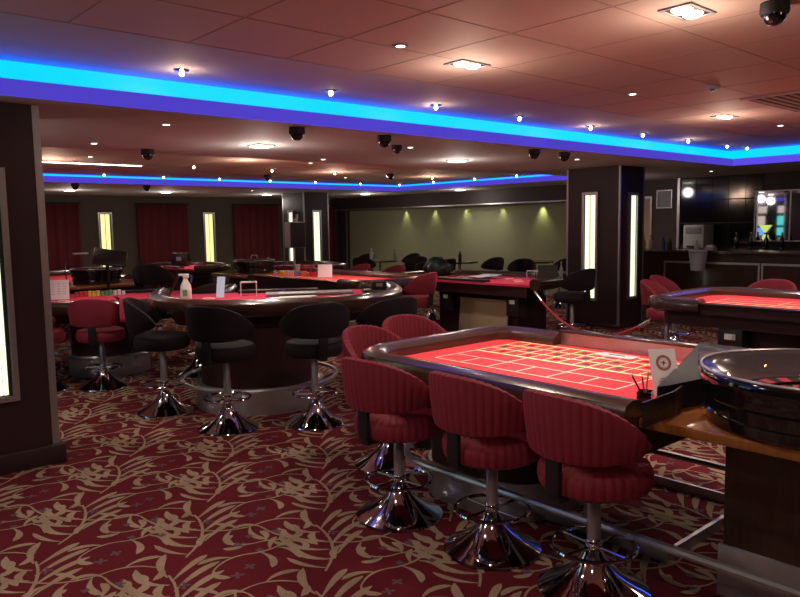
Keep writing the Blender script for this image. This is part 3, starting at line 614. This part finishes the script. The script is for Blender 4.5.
# ---------------------------------------------------------------- bar
t = thing('bar_counter', 'long dark bar counter with a silver outline on its front panels, at the right', 'bar', (10.98, 3.0, 0))
MB().box(-.20, .27, -3.6, 3.55, 0, 1.05).build('front_body', 'darkwood', t); MB().box(-.25, .34, -3.6, 3.62, 1.05, 1.10, 0, .006).build('counter_top', 'darkwood', t)
for y0_, y1_ in ((2.81-1.47, 2.81), (2.81-2.96, 2.81-1.49), (2.81-4.45, 2.81-2.98), (2.81-5.94, 2.81-4.47)):
    m = MB(); m.box(-.215, -.2, y0_, y1_, .90, .93); m.box(-.215, -.2, y0_, y0_+.025, .12, .90); m.box(-.215, -.2, y1_-.025, y1_, .12, .90); m.box(-.215, -.2, y0_+.025, y1_-.025, .10, .12); m.build('panel_outline', 'alu', t)
t = thing('back_bar', 'low dark back bar cabinet in front of the mirror wall', 'cabinet', (12.82, 3.0, 0))
MB().box(-.28, .30, -3.6, 3.7, 0, 1.02).build('cabinet_body', 'body', t); MB().box(-.32, .30, -3.6, 3.72, 1.02, 1.06).build('cabinet_top', 'darkwood', t)
for k in range(4): MB().box(-.30, -.28, -3.3+1.7*k, -1.7+1.7*k, .1, .98, 0, .004).build('cabinet_door', 'gloss', t)
b = MB(); b.box(13.13, XW-.002, -1.0, 6.78, 1.06, ZS-.002)
for k in range(5):
    for j in range(3): b.box(13.122, 13.13, 5.42+.30*k-.145, 5.42+.30*k+.145, 1.10+.42*j, 1.50+.42*j, 1)
structure('trim_3', b, ['wall', 'gloss'])
b = MB(); b.box(13.10, 13.14, 6.78, 6.83, 0, ZS-.002); structure('trim_4', b, 'alu')
t = thing('bar_mirror', 'angled mirror behind the bar reflecting blue light and slot machines', 'mirror', (12.97, 5.33, 1.2), D(7.85))
MB().box(-.008, .0, -1.1, 0, 0, .83).build('glass', 'mirror', t)
m = MB(); m.box(-.02, .02, -1.1, .02, -.02, 0); m.box(-.02, .02, -1.1, .02, .83, .85); m.box(-.02, .02, 0, .02, 0, .83); m.box(-.02, .02, -.55, -.53, 0, .83)
m.build('frame', 'alu', t)
b = MB(); b.box(XW-.02, XW-.001, 7.42, 8.02, 0, 2.0, 0); b.box(XW-.035, XW-.001, 7.38, 7.42, 0, 2.04, 1); b.box(XW-.035, XW-.001, 8.02, 8.06, 0, 2.04, 1); b.box(XW-.035, XW-.001, 7.42, 8.02, 2.0, 2.04, 1); structure('door_1', b, ['beige', 'alu'])
t = thing('framed_notice', 'small square framed notice on the dark wall left of the bar', 'picture frame', (XW, 7.13, 1.82))
MB().box(-.012, -.002, -.14, .14, 0, .31).build('panel', 'grey', t)
m = MB(); m.box(-.03, -.002, -.16, .16, -.02, 0); m.box(-.03, -.002, -.16, .16, .31, .33); m.box(-.03, -.002, -.16, -.14, 0, .31); m.box(-.03, -.002, .14, .16, 0, .31); m.build('frame', 'alu', t)
t = thing('ice_bucket', 'clear plastic ice bucket hung on the edge of the bar', 'ice bucket', (10.59, 5.17, .80))
MB().lathe([(.085, 0), (.10, .01), (.135, .30), (.145, .31), (.13, .305), (.095, .015), (0, .012)], n=28, cap=False).build('bucket', 'frost', t)
m = MB(); random.seed(3)
for k in range(26):
    a = random.random()*6.28; r = random.random()*.07; z = .02+random.random()*.10; m.box(r*math.cos(a)-.016, r*math.cos(a)+.016, r*math.sin(a)-.016, r*math.sin(a)+.016, z, z+.03, 0, .004)
tag(m.build('ice', 'white', t), kind='stuff'); m = MB(); m.tube([(.135*math.cos(2*PI*k/24), .135*math.sin(2*PI*k/24), .28) for k in range(24)], .006, 6, closed=True); m.box(.125, .19, -.02, .02, .27, .29); m.build('hanger_ring', 'chrome', t)
t = thing('coffee_machine', 'pale grey boxy machine standing on the back bar', 'appliance', (12.80, 6.25, 1.06))
MB().box(-.20, .20, -.19, .19, .0, .42, 0, .015).build('casing', 'lgrey', t); MB().box(-.215, -.2, -.14, .14, .26, .38, 0, .004).build('control_panel', 'grey', t); MB().box(-.26, -.2, -.10, .10, .02, .05, 0, .004).build('drip_tray', 'black', t)
for i, (y, mm, h, l) in enumerate([(6.33, 'beige', .22, 'brown bottle at the left end of the bar'), (6.20, 'lgrey', .22, 'pale bottle second from the left end of the bar'), (5.98, 'blue', .20, 'blue bottle on the bar'), (5.87, 'black', .18, 'black bottle right of the blue one on the bar'), (5.42, 'lgrey', .14, 'short pale bottle right of the ice bucket')]):
    bottle(l, (11.05, y, 1.10), h, .035, mm, None, cap='black')
for i, y in enumerate((5.0, 4.75, 4.5, 4.25)): bottle(['dark bottle on the back bar left of the neon glass', 'dark bottle on the back bar before the mirror edge', 'dark bottle under the mirrored slot machines', 'dark bottle on the back bar nearest the right picture edge'][i], (12.75, y+.55, 1.06), .28, .035, 'gloss', 'bottles on the back bar', cap='gold')
t = thing('glass_stack', 'small stack of pale folded napkins on the bar', 'napkins', (11.1, 5.22, 1.10)); t.name = 'napkin_stack'
MB().box(-.07, .07, -.07, .07, 0, .04, 0, .006).build('lower_napkins', 'lgrey', t); MB().box(-.05, .05, -.05, .05, .04, .075, 0, .006).build('upper_napkins', 'white', t)
t = thing('neon_sign', 'glowing yellow-green cocktail glass light before the mirror', 'neon sign', (12.93, 5.15, 1.06), 0)
m = MB(); m.lathe([(.05, 0), (.05, .012), (.012, .02)], n=20); m.build('foot', 'black', t)
m = MB(); m.add([(0, -.10, .40), (0, .10, .40), (0, 0, .26), (.015, -.10, .40), (.015, .10, .40), (.015, 0, .26)], [(0, 1, 2), (3, 5, 4), (0, 3, 4, 1), (1, 4, 5, 2), (2, 5, 3, 0)], 0); m.build('glass_bowl', 'neon', t)
MB().tube([(.007, 0, .01), (.007, 0, .27)], .010, 8).build('stem', 'black', t); m = MB(); m.lathe([(0, .13), (.04, .16), (.045, .19), (.035, .23), (0, .25)], .007, 0, 16, cap=False); m.build('lit_bulb', 'neon', t)
# slot machines at the opposite wall, seen only in the bar mirror
def slot(label, x, y, sc):
    t = thing('slot_machine', label, 'slot machine', (x, y, 0), 0, 'slot machines reflected in the bar mirror')
    MB().box(-.30, .28, -.30, .30, 0, 1.75, 0, .02).build('cabinet', 'gloss', t)
    MB().box(.28, .295, -.24, .24, 1.36, 1.68, 0, .01).build('upper_screen', sc[0], t); MB().box(.28, .295, -.24, .24, 1.02, 1.28, 0, .01).build('lower_screen', sc[1], t)
    MB().box(.26, .42, -.26, .26, .86, .92, 0, .01).build('button_deck', 'alu', t)
    m = MB(); m.prism([(.02, -.26), (.10, -.20), (.10, .20), (.02, .26), (-.05, .2), (-.05, -.2)], 1.78, 2.02); m.build('topper_sign', sc[2], t); MB().box(-.02, .06, -.03, .03, 1.74, 1.79).build('topper_mount', 'black', t)
    for k in range(5): MB().box(.34, .36, -.2+.09*k-.025, -.2+.09*k+.025, .92, .94, 0, .004).build('button', 'screen_w', t)
SLY = 6.9
t = thing('mirror_glow_strip', 'added glowing strip above the slot machines, for a blue cove reflection in the bar mirror', 'strip light', (X0, SLY-.8, 2.20)); MB().box(.001, .03, -2.2, 2.2, 0, .11).build('strip', 'lip', t); MB().box(.001, .05, -2.22, 2.22, .11, .13).build('housing', 'alu', t)  # added strip, stands in for the cove reflection in the bar mirror
slot('slot machine with cream topper, left one in the bar mirror', -1.4, SLY, ('screen_w', 'screen_b', 'screen_w'))
slot('slot machine with green screen, middle one in the bar mirror', -1.4, SLY-.85, ('screen_g', 'screen_g', 'screen_w'))
slot('slot machine with blue screen, right one in the bar mirror', -1.4, SLY-1.7, ('screen_b', 'screen_w', 'screen_b'))
# ---------------------------------------------------------------- things at the near roulette table
m = MB(); m.prism([(2.70, 1.475), (3.86, 1.86), (3.86, 1.30), (3.40, 1.30), (3.10, 1.40), (2.75, 1.455)], .0, .11, 0); t = thing('chip_sorter', 'low black housing between the red felt and the roulette wheel', 'casino equipment', (0, 0, .772))
m.build('housing', 'blackm', t); MB().box(3.3, 3.7, 1.44, 1.60, .11, .125, 0, .004).build('lid', 'black', t)
def plate(name, label, pts, z0, z1, th, mm, cat, screws=True):
    t = thing(name, label, cat, (pts[0][0], pts[0][1], z0)); m = MB(); P = [(x-pts[0][0], y-pts[0][1]) for x, y in pts]
    m.sweep(P, [(-th/2, 0), (-th/2, z1-z0), (th/2, z1-z0), (th/2, 0)]); m.f = m.f; m.sm = [False]*len(m.sm); m.build('panel', mm, t)
    if screws:
        for k, (i, f) in enumerate(((0, .35), (0, .5), (0, .8), (1, .5))):
            a, c = P[i], P[min(i+1, len(P)-1)]; d = Vector((c[0]-a[0], c[1]-a[1])).normalized(); px_, py_ = a[0]+(c[0]-a[0])*f, a[1]+(c[1]-a[1])*f
            m = MB(); m.lathe([(0, 0), (.004, 0), (.005, .003), (0, .005)], n=8, cap=False); m.xf(Matrix.Translation((px_+d.y*th/2, py_-d.x*th/2, .035+.008*k)) @ Vector((0, 0, 1)).rotation_difference(Vector((d.y, -d.x, 0))).to_matrix().to_4x4()); m.build('screw', 'chrome', t)
    return t
plate('guard_plate', 'black bent guard plate with small screws beside the roulette wheel', [(2.46, 1.40), (2.72, 1.41), (2.96, 1.47)], .772, .872, .008, 'black', 'guard plate')
plate('acrylic_screen', 'clear acrylic screen standing between the felt and the roulette wheel', [(2.98, 1.44), (3.22, 1.41), (3.50, 1.52)], .885, 1.02, .006, 'glass', 'acrylic screen', False)
t = thing('display_post', 'slim upright clear acrylic panel behind the wheel at the right edge', 'acrylic panel', (2.93, 1.39, .772)) if False else None
def rounded_sign(name, label, loc, w_, h_, rz, tilt, mm, cat, emblem=False, depth=.006):
    t = thing(name, label, cat, loc, rz); Rm = Matrix.Rotation(tilt, 4, 'X')
    m = MB(); m.box(-w_/2, w_/2, -depth/2, depth/2, 0, h_, 0); m.xf(Rm); m.build('card', mm, t)
    m = MB(); m.box(-w_*.35, w_*.35, 0, .05, 0, .006); m.build('foot', mm, t)
    if emblem:
        m = MB(); n = 28; zc = h_*.70
        vs = []; fs = []; mi = []
        for k in range(n):
            a0, a1 = 2*PI*k/n, 2*PI*(k+.82)/n
            b0 = len(vs); vs += [(r*math.sin(a), -depth/2-.0006, zc+r*math.cos(a)) for r, a in ((.026, a0), (.036, a0), (.036, a1), (.026, a1))]; fs.append((b0, b0+1, b0+2, b0+3))
        m.add(vs, fs, 0)
        for (r0, r1) in ((.0225, .0245), (.0, .006)):
            vs = [(r*math.sin(2*PI*k/24), -depth/2-.0006, zc+r*math.cos(2*PI*k/24)) for k in range(24) for r in (r0, r1)]
            m.add(vs, [(2*k, 2*k+1, (2*k+3) % 48, (2*k+2) % 48) for k in range(24)], 0)
        for k in range(4):
            a = k*PI/2+.3; m.add([(.004*math.cos(a), -depth/2-.0007, zc-.004*math.sin(a)), (.018*math.sin(a), -depth/2-.0007, zc+.018*math.cos(a)), (-.004*math.cos(a), -depth/2-.0007, zc+.004*math.sin(a))], [(0, 1, 2)], 0)
        m.xf(Rm); m.build('emblem', 'red', t)
        m = MB()
        for k, ww in enumerate((.05, .07, .04)): m.box(-ww/2, ww/2, -depth/2-.0006, -depth/2-.0001, h_*.36-.014*k, h_*.36-.014*k+.003)
        m.xf(Rm); m.build('print', 'grey', t)
    return t
rounded_sign('info_card', 'white card with a dark red roulette emblem beside the wheel', (3.03, 1.60, .768), .125, .215, D(-36), D(-22), 'paper', 'sign', True)
t = thing('pen_holder', 'small black pen holder with pencils on the red felt', 'pen holder', (2.83, 1.60, .768), D(20))
m = MB(); m.box(-.035, .035, -.03, .03, 0, .006); m.box(-.035, -.031, -.03, .03, .006, .055); m.box(.031, .035, -.03, .03, .006, .055); m.box(-.031, .031, -.03, -.026, .006, .055); m.box(-.031, .031, .026, .03, .006, .055); m.build('tray', 'gloss', t)
for k, (a, c, mm, l) in enumerate([(-.06, .03, 'blackm', 'black pencil leaning left in the pen holder'), (-.05, -.01, 'wood', 'brown pencil in the middle of the pen holder'), (-.035, .045, 'white', 'white pencil in the pen holder'), (.04, .01, 'beige', 'beige pencil leaning right in the pen holder')]):
    m = MB(); m.tube([(.0, 0, 0), (a, c, .115)], .0038, 6); m.tube([(a, c, .115), (a*1.08, c*1.08, .125)], .002, 6, rad=[.0036, .0006]); o = m.build('pencil', mm, None, (2.83+.006*k-.01, 1.60+.005*(k-2), .777)); tag(o, l, 'pencil')
t = thing('money_slot_plate', 'small clear plate lying on the far side of the red felt', 'plate', (3.74, 2.30, .7655)); MB().box(-.05, .05, -.12, .12, 0, .006, 0, .002).build('plate', 'lgrey', t); MB().box(-.006, .006, -.05, .05, .006, .008).build('slot', 'blackm', t)
t = thing('floor_frame', 'low rectangular metal floor frame under the near roulette table', 'floor frame', (3.45, 1.95, 0))
m = MB()
for (a, c, d, e) in ((-.45, .45, -.38, -.36), (-.45, .45, .40, .42), (-.45, -.43, -.36, .40), (.43, .45, -.36, .40)): m.box(a, c, d, e, 0, .055)
m.build('metal_edge', 'alu', t)
# ---------------------------------------------------------------- things on the curved table
t = thing('spray_bottle', 'white spray bottle with blue trigger on the curved table', 'spray bottle', (2.92, 6.22, .89), D(-35))
MB().lathe([(0, 0), (.048, 0), (.052, .01), (.05, .11), (.044, .15), (.022, .19), (.018, .21), (0, .21)], n=24, cap=False).build('body', 'white', t)
m = MB(); m.box(-.022, .03, -.016, .016, .21, .25, 0, .006); m.box(-.06, -.02, -.010, .010, .232, .25, 0, .004); m.build('spray_head', 'white', t)
m = MB(); m.tube([(.03, 0, .24), (.055, 0, .225), (.05, 0, .17)], .008, 8); m.build('trigger', 'blue', t); MB().box(-.02, .02, -.053, -.0505, .05, .11).build('label_patch', 'chip_g', t)
t = rounded_sign('table_sign', 'pale blue card leaning on the curved table right of the spray bottle', (3.30, 6.30, .89), .075, .21, D(-40), D(-24), 'lblue', 'sign', False)
def open_box(name, label, loc, w_, d_, h_, mm, cat, rz=0, th=.004):
    t = thing(name, label, cat, loc, rz); MB().box(-w_/2, w_/2, -d_/2, d_/2, 0, th).build('base', mm, t)
    for (a, c, d, e) in ((-w_/2, w_/2, -d_/2, -d_/2+th), (-w_/2, w_/2, d_/2-th, d_/2), (-w_/2, -w_/2+th, -d_/2+th, d_/2-th), (w_/2-th, w_/2, -d_/2+th, d_/2-th)): MB().box(a, c, d, e, th, h_).build('side', mm, t)
    m = MB(); m.tube([(-w_/2, -d_/2, h_), (w_/2, -d_/2, h_), (w_/2, d_/2, h_), (-w_/2, d_/2, h_)], .004, 5, closed=True)
    for x in (-w_/2, w_/2):
        for y in (-d_/2, d_/2): m.tube([(x, y, 0), (x, y, h_)], .004, 5)
    m.build('edge', 'white' if mm == 'glass' else mm, t); return t
open_box('acrylic_box', 'clear acrylic box standing on the curved table', (3.60, 6.28, .89), .15, .12, .13, 'glass', 'box', D(-31))
t = thing('playing_mat', 'grey folded cover lying over the chip tray of the curved table', 'cover', (4.05, 5.90, .895), D(-31)); MB().box(-.42, .42, -.16, .10, 0, .022, 0, .008).build('cover', 'grey', t); MB().box(-.30, .05, -.22, -.05, .022, .03, 0, .003).build('folded_flap', 'lgrey', t)
t = thing('paper_sheets', 'white paper sheets on the curved table before the grey cover', 'papers', (3.75, 5.72, .8905), D(-20)); MB().box(-.21, .16, -.07, .07, 0, .006).build('lower_sheet', 'paper', t); MB().box(-.12, .22, -.05, .08, .0065, .010).build('upper_sheet', 'white', t)
t = thing('blue_pen', 'blue pen lying beside the clear box on the curved table', 'pen', (3.92, 6.20, .90)); MB().tube([(-.08, -.03, .0), (.07, .03, .02)], .006, 8).build('barrel', 'blue', t); MB().tube([(.07, .03, .02), (.085, .036, .022)], .004, 8).build('tip', 'black', t)
t = thing('card_shuffler', 'black card shuffler at the right end of the curved table', 'casino equipment', (4.42, 5.28, .89), D(-31))
MB().box(-.15, .15, -.10, .10, 0, .06, 0, .012).build('body', 'black', t); m = MB(); m.box(-.07, .07, -.06, .08, .06, .14, 0, .012); m.build('card_feeder', 'blackm', t); MB().box(-.03, .03, -.063, -.06, .09, .12).build('screen', 'grey', t)
# left table
t = rounded_sign('rules_sign', 'white printed sign standing at the left on the pink felt table', (2.56, 8.70, .77), .21, .22, D(-25), D(-8), 'paper', 'sign')
m = MB()
for k in range(3):
    for j in range(5): m.box(-.08+.06*k, -.045+.06*k, -.0036, -.0031, .06+.028*j, .064+.028*j)
m.xf(Matrix.Rotation(D(-8), 4, 'X')); m.build('print', 'grey', t)
def chip_tray(label, start, dirv, cols, H, group, n=3, step=.05, r=.021, h=.055):
    i = 0; random.seed(5)
    for c in cols:
        for j in range(n):
            x = start[0]+dirv[0]*step*i; y = start[1]+dirv[1]*step*i; hh = h*(.8+.4*random.random())
            m = MB(); m.lathe([(r, 0), (r, hh)], n=12); o = m.build('chip_stack', c, None, (x, y, H)); tag(o, (ORD[j]+' '+label % NAMES[c]), 'casino chips', group); i += 1
NAMES = dict(chip_y='yellow', chip_g='green', chip_o='orange', chip_w='white', chip_p='purple', chip_r='red')
chip_tray('stack of %s chips in the row on the pink felt table', (2.80, 8.86), (.95, -.30), ['chip_r', 'chip_y', 'chip_g', 'chip_w'], .77, 'chip stacks on the left table', 3, .047)
chip_tray('stack of %s chips on the middle roulette table', (6.42, 10.15), (.22, -.975), ['chip_y', 'chip_w', 'chip_p', 'chip_o', 'chip_r'], .77, 'chip stacks on the middle roulette table', 3, .055, .023, .07)
t = thing('monitor', 'large black tilted monitor on a pole at the far left table', 'monitor', (3.66, 10.22, 0), D(-20))
m = MB(); m.box(-.22, .22, -.03, .03, -.12, .12, 0, .02); m.xf(Matrix.Translation((.04, 0, 1.16)) @ Matrix.Rotation(D(10), 4, 'Y') @ Matrix.Rotation(D(-25), 4, 'X')); m.build('display', 'black', t)
m = MB(); m.lathe([(.20, 0), (.20, .02), (.03, .04), (.022, .05), (.022, 1.12)], n=20); m.build('stand', 'blackm', t)
t = thing('reading_lamp', 'small chrome lamp bending over the far left roulette wheel', 'lamp', (3.40, 11.15, .77)); m = MB(); m.lathe([(.05, 0), (.05, .015), (.01, .02)], n=16); m.build('base', 'chrome', t); MB().tube([(0, 0, .01), (-.02, 0, .25), (.05, -.02, .40), (.14, -.05, .44)], .008, 8).build('arm', 'chrome', t); MB().box(.08, .30, -.09, -.03, .42, .45, 0, .008).build('lamp_shade', 'alu', t)
t = thing('laptop', 'black open laptop at the right end of the pink felt table', 'laptop', (3.55, 8.25, .77), D(-120)); MB().box(-.16, .16, -.11, .11, 0, .018, 0, .004).build('keyboard_base', 'black', t); m = MB(); m.box(-.16, .16, -.004, .004, 0, .22, 0, .003); m.xf(Matrix.Translation((0, .11, .016)) @ Matrix.Rotation(D(-28), 4, 'X')); m.build('screen', 'blackm', t)
# cloth over the stool back
m = MB(); vs = []; fs = []; sx_, sy_ = 2.50, 7.25; NA, NZ = 12, 9
for i in range(NA+1):
    a = D(284+36*i/NA)
    for j in range(NZ+1):
        f = j/NZ; r = .222+.10*min(1, f*3.2)+.006*math.sin(i*1.3)*f; z = (.90-.13*(i/NA)**1.5)+.012-max(0, f-.3)*.34
        vs.append((sx_+r*math.cos(a), sy_+r*math.sin(a), z))
for i in range(NA):
    for j in range(NZ): q = i*(NZ+1)+j; fs.append((q, q+1, q+NZ+2, q+NZ+1))
o = m.add(vs, fs, 0, True).build('cleaning_cloth', 'pinkcloth'); tag(o, 'pink cloth draped over the back of a crimson stool at the left', 'cloth'); md = o.modifiers.new('s', 'SOLIDIFY'); md.thickness = .006
# middle tables
rounded_sign('price_sign', 'white card leaning on the middle roulette table beside the coloured chips', (6.55, 9.10, .77), .22, .20, D(-42), D(-10), 'paper', 'sign')
t = thing('loudspeaker', 'grey and black loudspeaker on a pole before the distant pillar', 'loudspeaker', (7.40, 11.22, 0), D(-12))
MB().box(-.13, .17, -.14, .14, 1.17, 1.64, 0, .012).build('cabinet', 'lgrey', t); MB().box(-.12, .16, -.15, -.14, 1.18, 1.63).build('grille', 'black', t)
MB().lathe([(.022, .05), (.022, 1.17)], n=14).build('pole', 'alu', t)
for k in range(3): a = k*2.094+.5; MB().tube([(0, 0, .35), (.12*math.cos(a), .12*math.sin(a), .012)], .011, 8).build('leg', 'alu', t)
m = MB(); m.box(.0, .08, -.03, .03, 1.64, 1.70, 0, .005); m.box(.05, .09, -.03, .03, 1.70, 1.78, 0, .008); m.build('bracket', 'grey', t)
t = thing('plastic_cup', 'pale plastic cup beside the wheel on the middle roulette table', 'cup', (6.95, 10.45, .77)); MB().lathe([(0, 0), (.035, 0), (.045, .13), (.041, .13), (.032, .006), (0, .006)], n=18, cap=False).build('cup', 'lgrey', t); m = MB(); m.lathe([(.047, .125), (.047, .135), (0, .138)], n=18); m.build('lid', 'white', t)
t = thing('wheel_cover', 'clear flat cover with a handle over the distant wheel', 'cover', (6.52, 11.15, .998)); MB().lathe([(.34, 0), (.34, .02), (0, .03)], n=32).build('lid', 'glass', t); m = MB(); m.tube([(-.06, 0, .02), (-.05, 0, .07), (.05, 0, .07), (.06, 0, .02)], .008, 8); m.build('handle', 'alu', t)
# bag, papers, menu holder, box on the beige-board table
bm = bmesh.new(); bmesh.ops.create_icosphere(bm, subdivisions=4, radius=1)
for v in bm.verts:
    x, y, z = v.co; f = 1+.10*math.sin(5*x+3*y)+.07*math.sin(9*y+4*z); v.co = (x*.17*f, y*.24*f, max(0, .115+z*.135*f*(1+.25*math.sin(3.2*y+.6))))
me = MB(); bm.verts.index_update(); me.add([v.co[:] for v in bm.verts], [[v.index for v in f.verts] for f in bm.faces], 0, True); bm.free()
t = thing('stuffed_bag', 'dark green stuffed bag lying at the left end of the table with papers', 'bag', (7.80, 7.88, .77), D(10)); me.build('bag', 'green2', t)
m = MB(); m.tube([(0, -.12, .20), (0, -.05, .29), (0, .05, .28), (0, .10, .22)], .010, 8); m.build('handle', 'black', t); MB().box(-.175, -.165, .03, .08, .14, .165).build('tag', 'white', t)
random.seed(11)
for k in range(6):
    m = MB(); w_ = .13+random.random()*.05; m.box(-w_, w_, -.14, .14, 0, .007); o = m.build('booklet', ['paper', 'lgrey', 'grey', 'white', 'paper', 'lblue'][k], None, (7.85+random.uniform(-.03, .03), 7.05-.05*k+.12, .772+.0085*k), D(random.uniform(-25, 25))); tag(o, ORD[k]+' booklet from the left in the pile behind the beige board', 'booklet', 'booklets piled on the centre right table')
open_box('clear_box', 'clear acrylic box on the red felt beside the black menu holder', (8.15, 6.30, .77), .20, .16, .12, 'glass', 'box', D(90))
rounded_sign('menu_holder', 'black upright menu holder at the right end of the table before the pillar', (7.95, 5.95, .77), .26, .22, D(-50), D(-8), 'black', 'sign', depth=.012)
bottle('small brass capped bottle just left behind the menu holder', (8.15, 6.06, .77), .26, .025, 'grey', None, 'bottle', 'gold'); bottle('small brass capped bottle just right behind the menu holder', (8.22, 5.93, .77), .26, .025, 'grey', None, 'bottle', 'gold')
t = thing('beige_board', 'beige board leaning on the dark pedestal, centre right', 'board', (7.42, 6.66, .0), 0); m = MB(); m.box(-.008, .008, -.44, .44, 0, .52, 0, .003); m.xf(Matrix.Rotation(D(5), 4, 'Y')); m.build('board', 'beige', t); m = MB(); m.box(-.012, .012, -.445, .445, .505, .53, 0, .003); m.xf(Matrix.Rotation(D(5), 4, 'Y')); m.build('edging', 'beige', t)
def drop_box(label, loc, w_=.20, h_=.26):
    t = thing('drop_box', label, 'money box', loc); MB().box(0, .18, -w_/2, w_/2, 0, h_, 0, .008).build('box', 'grey' if False else 'black', t); MB().box(-.003, .0, -w_*.22, w_*.22, h_*.62, h_*.82).build('label_plate', 'white', t); MB().lathe([(0, 0), (.012, 0)], n=10).build('lock', 'chrome', t) if False else None
    m = MB(); m.tube([(.0, 0, h_*.35), (-.012, 0, h_*.35)], .010, 10); m.build('lock', 'chrome', t)
drop_box('black money box under the left part of the beige-board table', (7.36, 7.30, .34)); drop_box('black money box under the right part of the beige-board table', (7.36, 6.08, .34)); drop_box('black money box with white label under the right-hand table', (6.50, 2.86, .32), .22)
# far small things
t = thing('card_box', 'black box on the distant table in front of the red curtain', 'box', (6.62, 14.3, .77), D(-40)); MB().box(-.16, .16, -.12, .12, 0, .28, 0, .01).build('box', 'black', t); MB().box(-.05, .05, -.123, -.12, .12, .20).build('panel', 'grey', t)
# rope
P0, P1 = Vector((7.22, 5.60, .70)), Vector((6.30, 3.52, .62)); m = MB(); pts = []
for k in range(25): f = k/24; p = P0.lerp(P1, f); p.z -= .32*(1-(2*f-1)**2); pts.append(p)
t = thing('barrier_rope', 'red velvet barrier rope sagging between two tables before the pillar', 'rope', (0, 0, 0)); m.tube(pts[1:-1], .016, 10); m.build('rope', 'redgloss', t)
for a, c in ((pts[0], pts[2]), (pts[-1], pts[-3])): m = MB(); m.tube([a, a.lerp(c, .9)], .019, 10); m.tube([a+Vector((0, 0, .03)), a], .008, 6); m.build('hook', 'chrome', t)
